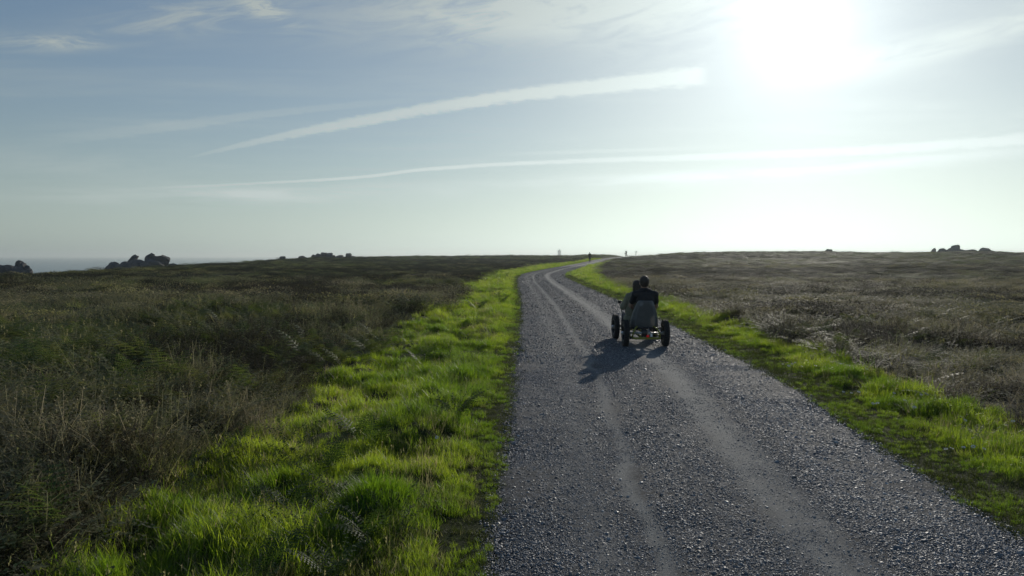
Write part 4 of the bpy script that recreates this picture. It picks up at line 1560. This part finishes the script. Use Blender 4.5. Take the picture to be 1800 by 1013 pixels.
    bm = bmesh.new(); add_lathe_x(bm, [(-.02, .003), (-.02, .02), (.02, .02), (.02, .003)], 14, c=(.02, -.135, .185)); obj('tail_light', bm, red, t)
    bm = bmesh.new(); add_box(bm, (.083, -.13, .2), (.035, .012, .055)); obj('reflector', bm, white, t)
    bm = bmesh.new(); add_box(bm, (.04, -.1, .165), (.18, .02, .03)); obj('light_bracket', bm, dark, t)
    bm = bmesh.new(); add_tube(bm, [(.21, .3, .25), (.25, .45, .42), (.25, .6, .60)], .012, 8); add_ball(bm, (.25, .61, .615), .022, 2); obj('side_lever', bm, dark, t, True)
    return t


kart()

drv = empty('person', (KX, KY, KZ))
tag(drv, 'driver in a black T-shirt with short dark hair, seated in the kart', 'person')
person(drv, dict(pelvis=(.03, .26, .44), chest=(.03, .2, .78), neck=(.025, .2, .955), head=(.012, .215, 1.085),
                 shoulder_l=(-.14, .2, .885), shoulder_r=(.195, .2, .885), elbow_l=(-.2, .36, .68), elbow_r=(.24, .3, .675),
                 wrist_l=(-.13, .56, .62), wrist_r=(.25, .52, .645), hand_l=(-.1, .65, .6), hand_r=(.25, .62, .64), palm_l=(.6, 0, -.8), palm_r=(-.3, 0, -1),
                 hip_l=(-.05, .3, .43), hip_r=(.12, .3, .43), knee_l=(.03, .74, .5), knee_r=(.2, .72, .53), ankle_l=(.05, 1.04, .22), ankle_r=(.17, 1.0, .28),
                 toe_l=(.06, 1.2, .2), toe_r=(.175, 1.16, .3)), M_BLACK, M_JEANS, M_HAIR, 1.0, R(2), .008)
chd = empty('person', (KX, KY, KZ))
tag(chd, 'passenger in a loose khaki jacket, seated in front of the driver, holding the handlebar', 'person')
person(chd, dict(pelvis=(-.12, .68, .42), chest=(-.11, .62, .72), neck=(-.075, .61, .885), head=(-.05, .62, 1.01),
                 shoulder_l=(-.195, .61, .83), shoulder_r=(.03, .64, .83), elbow_l=(-.3, .64, .63), elbow_r=(.12, .78, .66),
                 wrist_l=(-.285, .86, .655), wrist_r=(.27, .88, .665), hand_l=(-.287, .95, .675), hand_r=(.285, .95, .68), palm_l=(.9, .2, 0), palm_r=(-.9, .2, 0),
                 hip_l=(-.19, .7, .41), hip_r=(-.06, .7, .41), knee_l=(-.2, 1.0, .46), knee_r=(-.07, 1.02, .46), ankle_l=(-.2, 1.2, .2), ankle_r=(-.08, 1.22, .2),
                 toe_l=(-.2, 1.33, .2), toe_r=(-.085, 1.34, .2)), M_KHAKI, M_JEANS, M_HAIR, .93, R(6), .008, True, True, True)

# far walker on the road
wy = 131.0
wx = (1036.5 - 900) / FPX * wy
wk = empty('person', (wx, wy, float(H0(wx, wy)) + .03), R(-12))
tag(wk, 'walker in dark clothes standing on the far bend of the road', 'person')
person(wk, dict(pelvis=(0, 0, .95), chest=(0, 0, 1.28), neck=(0, 0, 1.48), head=(0, .01, 1.62), shoulder_l=(-.18, 0, 1.42), shoulder_r=(.18, 0, 1.42),
                elbow_l=(-.24, -.03, 1.13), elbow_r=(.24, .02, 1.13), wrist_l=(-.25, .05, .88), wrist_r=(.25, .1, .88), hand_l=(-.25, .07, .8), hand_r=(.25, .12, .8),
                palm_l=(1, 0, 0), palm_r=(-1, 0, 0), hip_l=(-.09, 0, .92), hip_r=(.09, 0, .92), knee_l=(-.1, .1, .5), knee_r=(.1, -.04, .49), ankle_l=(-.1, .08, .09), ankle_r=(.1, -.2, .12),
                toe_l=(-.11, .24, .04), toe_r=(.11, -.05, .04)), M_BLACK, M_JEANS, M_HAIR, 1.0, 0, .016, True)

# far cyclist and bicycle
by = 200.0
bx = (1100.5 - 900) / FPX * by
bz = float(H0(bx, by)) + .03
HEAD = R(205 - 90 + 35)


def bicycle():
    t = empty('bicycle', (bx, by, bz), HEAD)
    tag(t, 'dark bicycle under the far cyclist on the crest of the road', 'bicycle')
    dark = simple('bike_black', (0.02, 0.02, 0.022), .4, vary=.2)
    for y in (-.52, .52):
        w = empty('wheel', (0, y, .34)); w.parent = t
        bm = bmesh.new(); add_lathe_x(bm, [(.02 * math.cos(a), .32 + .02 * math.sin(a)) for a in np.linspace(0, 2 * math.pi, 9)[:-1]], 32); obj('tyre', bm, dark, w)
        bm = bmesh.new()
        for k in range(12):
            a = 2 * math.pi * k / 12; add_tube(bm, [(0, 0, 0), (0, .31 * math.cos(a), .31 * math.sin(a))], .003, 4)
        obj('spokes', bm, dark, w)
    bm = bmesh.new()
    bb, st_, hd, rear, front = (0, -.08, .3), (0, -.2, .82), (0, .36, .86), (0, -.52, .34), (0, .52, .34)
    for a, b in ((bb, st_), (bb, hd), (st_, hd), (bb, rear), (st_, rear), (hd, front)): add_tube(bm, [a, b], .02, 6)
    add_tube(bm, [st_, (0, -.23, .96)], .016, 6)
    obj('frame', bm, dark, t)
    bm = bmesh.new(); add_ball(bm, (0, -.22, .98), (.07, .13, .035), 2); obj('saddle', bm, dark, t, True)
    bm = bmesh.new(); add_tube(bm, [hd, (0, .4, 1.03)], .018, 6); add_tube(bm, [(-.29, .36, 1.06), (-.1, .43, 1.03), (.1, .43, 1.03), (.29, .36, 1.06)], .015, 6); obj('handlebar', bm, dark, t)
    bm = bmesh.new(); add_box(bm, (0, .58, .9), (.34, .26, .24)); bmesh.ops.bevel(bm, geom=bm.edges[:], offset=.03, segments=1); obj('basket', bm, dark, t)
    bm = bmesh.new(); add_tube(bm, [(.08, -.08, .3), (.09, .03, .17)], .012, 6); add_tube(bm, [(-.08, -.08, .3), (-.09, -.19, .43)], .012, 6); add_tube(bm, [(-.08, -.08, .3), (.08, -.08, .3)], .014, 6); obj('crank', bm, dark, t)


bicycle()
cy = empty('person', (bx, by, bz), HEAD)
tag(cy, 'cyclist in dark clothes riding on the far crest of the road', 'person')
person(cy, dict(pelvis=(0, -.2, 1.06), chest=(0, .0, 1.36), neck=(0, .09, 1.53), head=(0, .14, 1.66), shoulder_l=(-.18, .06, 1.46), shoulder_r=(.18, .06, 1.46),
                elbow_l=(-.28, .18, 1.25), elbow_r=(.28, .18, 1.25), wrist_l=(-.28, .31, 1.1), wrist_r=(.28, .31, 1.1), hand_l=(-.28, .38, 1.08), hand_r=(.28, .38, 1.08),
                palm_l=(0, 0, -1), palm_r=(0, 0, -1), hip_l=(-.09, -.18, 1.02), hip_r=(.09, -.18, 1.02), knee_l=(-.1, .2, .82), knee_r=(.1, .1, .62), ankle_l=(-.11, -.19, .5), ankle_r=(.11, .0, .24),
                toe_l=(-.11, -.05, .44), toe_r=(.11, .15, .18)), M_BLACK, M_JEANS, M_HAIR, 1.0, 0, .016, True)


# ------------------------------------------------------------------ bracken plants in the verge
def bracken(px, py, n, size, label, seed, tilt=0.0):
    x, y = ground_at(px, py)
    t = empty('bracken_fern', (x, y, float(H(x, y))))
    tag(t, label, 'fern', 'bracken ferns in the left verge')
    r = random.Random(seed)
    for k in range(n):
        b = MB()
        a = r.uniform(0, 6.283) if k else R(-40)
        frond(b, (r.uniform(-.03, .03), r.uniform(-.03, .03), 0), a, size * r.uniform(.75, 1.1), r.uniform(.2, .55), r.uniform(.7, 1.25), r, .3, 14)
        obj('frond', (b.v, [], b.f), M_FERN, t)


for q in ((655, 955, 5, .3, 'pale bracken fern in the grass near the bottom, right of the others', 1),
          (612, 925, 4, .3, 'bracken fern behind the mossy hollow in the near left grass', 2),
          (575, 1008, 5, .28, 'bracken fern cut by the bottom edge in the left verge', 3),
          (478, 1004, 4, .32, 'upright green fern at the bottom left of the verge', 4),
          (503, 885, 5, .36, 'bracken fern beside the tall grass left of the bright tussock', 5),
          (572, 832, 3, .34, 'small pale bracken frond above the bright round tussock', 6),
          (628, 785, 4, .42, 'left one of two neighbouring ferns midway up the verge', 7),
          (664, 788, 4, .42, 'right one of two neighbouring ferns midway up the verge', 8),
          (806, 738, 5, .36, 'dark bracken fern in the grass close to the road edge', 9),
          (838, 545, 5, .6, 'dark fern in the far verge where the road starts to bend', 10),
          (880, 536, 5, .55, 'dark fern beside the road edge, farther than the others', 11),
          (745, 640, 4, .5, 'fern at the foot of the dark heather edge', 12)):
    bracken(*q)

# the bright round grass tussock in the near verge
def tussock():
    x, y = ground_at(660, 905)
    t = empty('grass_tussock', (x, y, float(H(x, y)) - .02))
    tag(t, 'bright round grass tussock standing up in the near left verge', 'grass tussock')
    bm = bmesh.new(); bmesh.ops.create_icosphere(bm, subdivisions=3, radius=1.0)
    for v in bm.verts: v.co = Vector((v.co.x * .24, v.co.y * .2, max(v.co.z, -.2) * .15))
    obj('root_mound', bm, simple('thatch', (0.04, 0.05, 0.018), .9, vary=.4, scale=40, bump=.6), t, True)
    r = random.Random(9)
    b = MB()
    for k in range(1500):
        a = r.uniform(0, 6.283); q = math.sqrt(r.random())
        b.ribbon((.25 * q * math.cos(a), .21 * q * math.sin(a), .15 * math.sqrt(1 - q * q) - .015), a + r.uniform(-.9, .9), r.uniform(.07, .16), .0045, .1 + .8 * q * r.random(), r.uniform(.3, 1.4), 3, r.uniform(-.6, .6))
    obj('blades', (b.v, [], b.f), M_GRASS, t)


tussock()


# ------------------------------------------------------------------ white flowers in the right verge
def flowers():
    wm = simple('white_petal', (0.78, 0.78, 0.72), .6, vary=.05)
    ym = simple('yellow_disc', (0.55, 0.40, 0.04), .7, vary=.15)
    gm = simple('flower_stem', (0.06, 0.1, 0.02), .6, vary=.2)
    b = MB()
    for k in range(11):
        a = 2 * math.pi * k / 11
        c, s = math.cos(a), math.sin(a); px_, py_ = -s * .0032, c * .0032
        b.quad((c * .003, s * .003, 0), (c * .011 + px_, s * .011 + py_, .002), (c * .016, s * .016, .003), (c * .011 - px_, s * .011 - py_, .002))
    pm = bpy.data.meshes.new('petals'); pm.from_pydata(b.v, [], b.f); pm.materials.append(wm)
    bm = bmesh.new(); add_ball(bm, (0, 0, .002), (.0055, .0055, .004), 1); cm = bpy.data.meshes.new('disc'); bm.to_mesh(cm); bm.free(); cm.materials.append(ym)
    bm = bmesh.new(); add_tube(bm, [(0, 0, -.13), (.004, 0, -.06), (0, 0, 0)], .0014, 5); sm = bpy.data.meshes.new('stem'); bm.to_mesh(sm); bm.free(); sm.materials.append(gm)
    sets = (('small white flower in the farthest clump of the right verge, by the trodden edge', 'farthest white flower clump', [(1376, 647), (1384, 644), (1392, 646), (1398, 643), (1386, 650), (1409, 651)]),
            ('small white flower among the taller grass right of the farthest clump', 'white flowers in the taller grass', [(1433, 654), (1478, 649), (1487, 653), (1522, 662)]),
            ('small white flower in the loose row midway along the right verge', 'row of white flowers midway along the verge', [(1509, 701), (1496, 702), (1482, 700), (1571, 705), (1590, 715)]),
            ('one of two white flowers side by side on the short turf', 'pair of white flowers on short turf', [(1534, 721), (1542, 720)]),
            ('lone white flower between the paired flowers and the heather', None, [(1607, 726)]),
            ('one of two white flowers at the foot of the right heather', 'pair of white flowers by the heather', [(1619, 699), (1628, 699)]),
            ('one of two white flowers high in the near right grass', 'pair of white flowers in the near grass', [(1689, 742), (1696, 747)]),
            ('small white flower in the nearest clump of the right verge', 'nearest white flower clump', [(1693, 803), (1710, 800), (1729, 805), (1672, 807), (1662, 809)]),
            ('lone white flower at the right edge of the picture', None, [(1780, 751)]),
            ('lone white flower in the left verge grass', None, [(768, 779)]))
    r = random.Random(4)
    for lab, grp, pts in sets:
        for px_, py_ in pts:
            x, y = ground_at(px_, py_ + 9)
            t = empty('daisy', (x, y, float(H(x, y)) + .12))
            sc = r.uniform(.9, 1.4); t.scale = (sc, sc, sc)
            t.rotation_euler = (r.uniform(.2, .7), r.uniform(-.3, .3), r.uniform(-.5, .5))
            tag(t, lab, 'flower', grp)
            for nm, me in (('petals', pm), ('disc', cm), ('stem', sm)):
                o = bpy.data.objects.new(nm, me); C.objects.link(o); o.parent = t


flowers()


# ------------------------------------------------------------------ sea haze
def haze():
    bm = bmesh.new()
    zb, zt = SEA - 5.0, 27.0
    add_box(bm, (0, 0, (zb + zt) / 2), (52000, 52000, zt - zb))
    m = bpy.data.materials.new('sea_haze'); m.use_nodes = True
    nt = m.node_tree
    nt.nodes.remove(nt.nodes['Principled BSDF'])
    v = nt.nodes.new('ShaderNodeVolumePrincipled')
    v.inputs['Color'].default_value = (0.90, 0.98, 0.96, 1)
    v.inputs['Density'].default_value = HAZE
    v.inputs['Anisotropy'].default_value = 0.45
    nt.links.new(v.outputs[0], nt.nodes['Material Output'].inputs['Volume'])
    o = obj('haze', bm, m)
    tag(o, 'thin sea haze over the moor and the water', kind='stuff')


HAZE = 3.0e-4
haze()
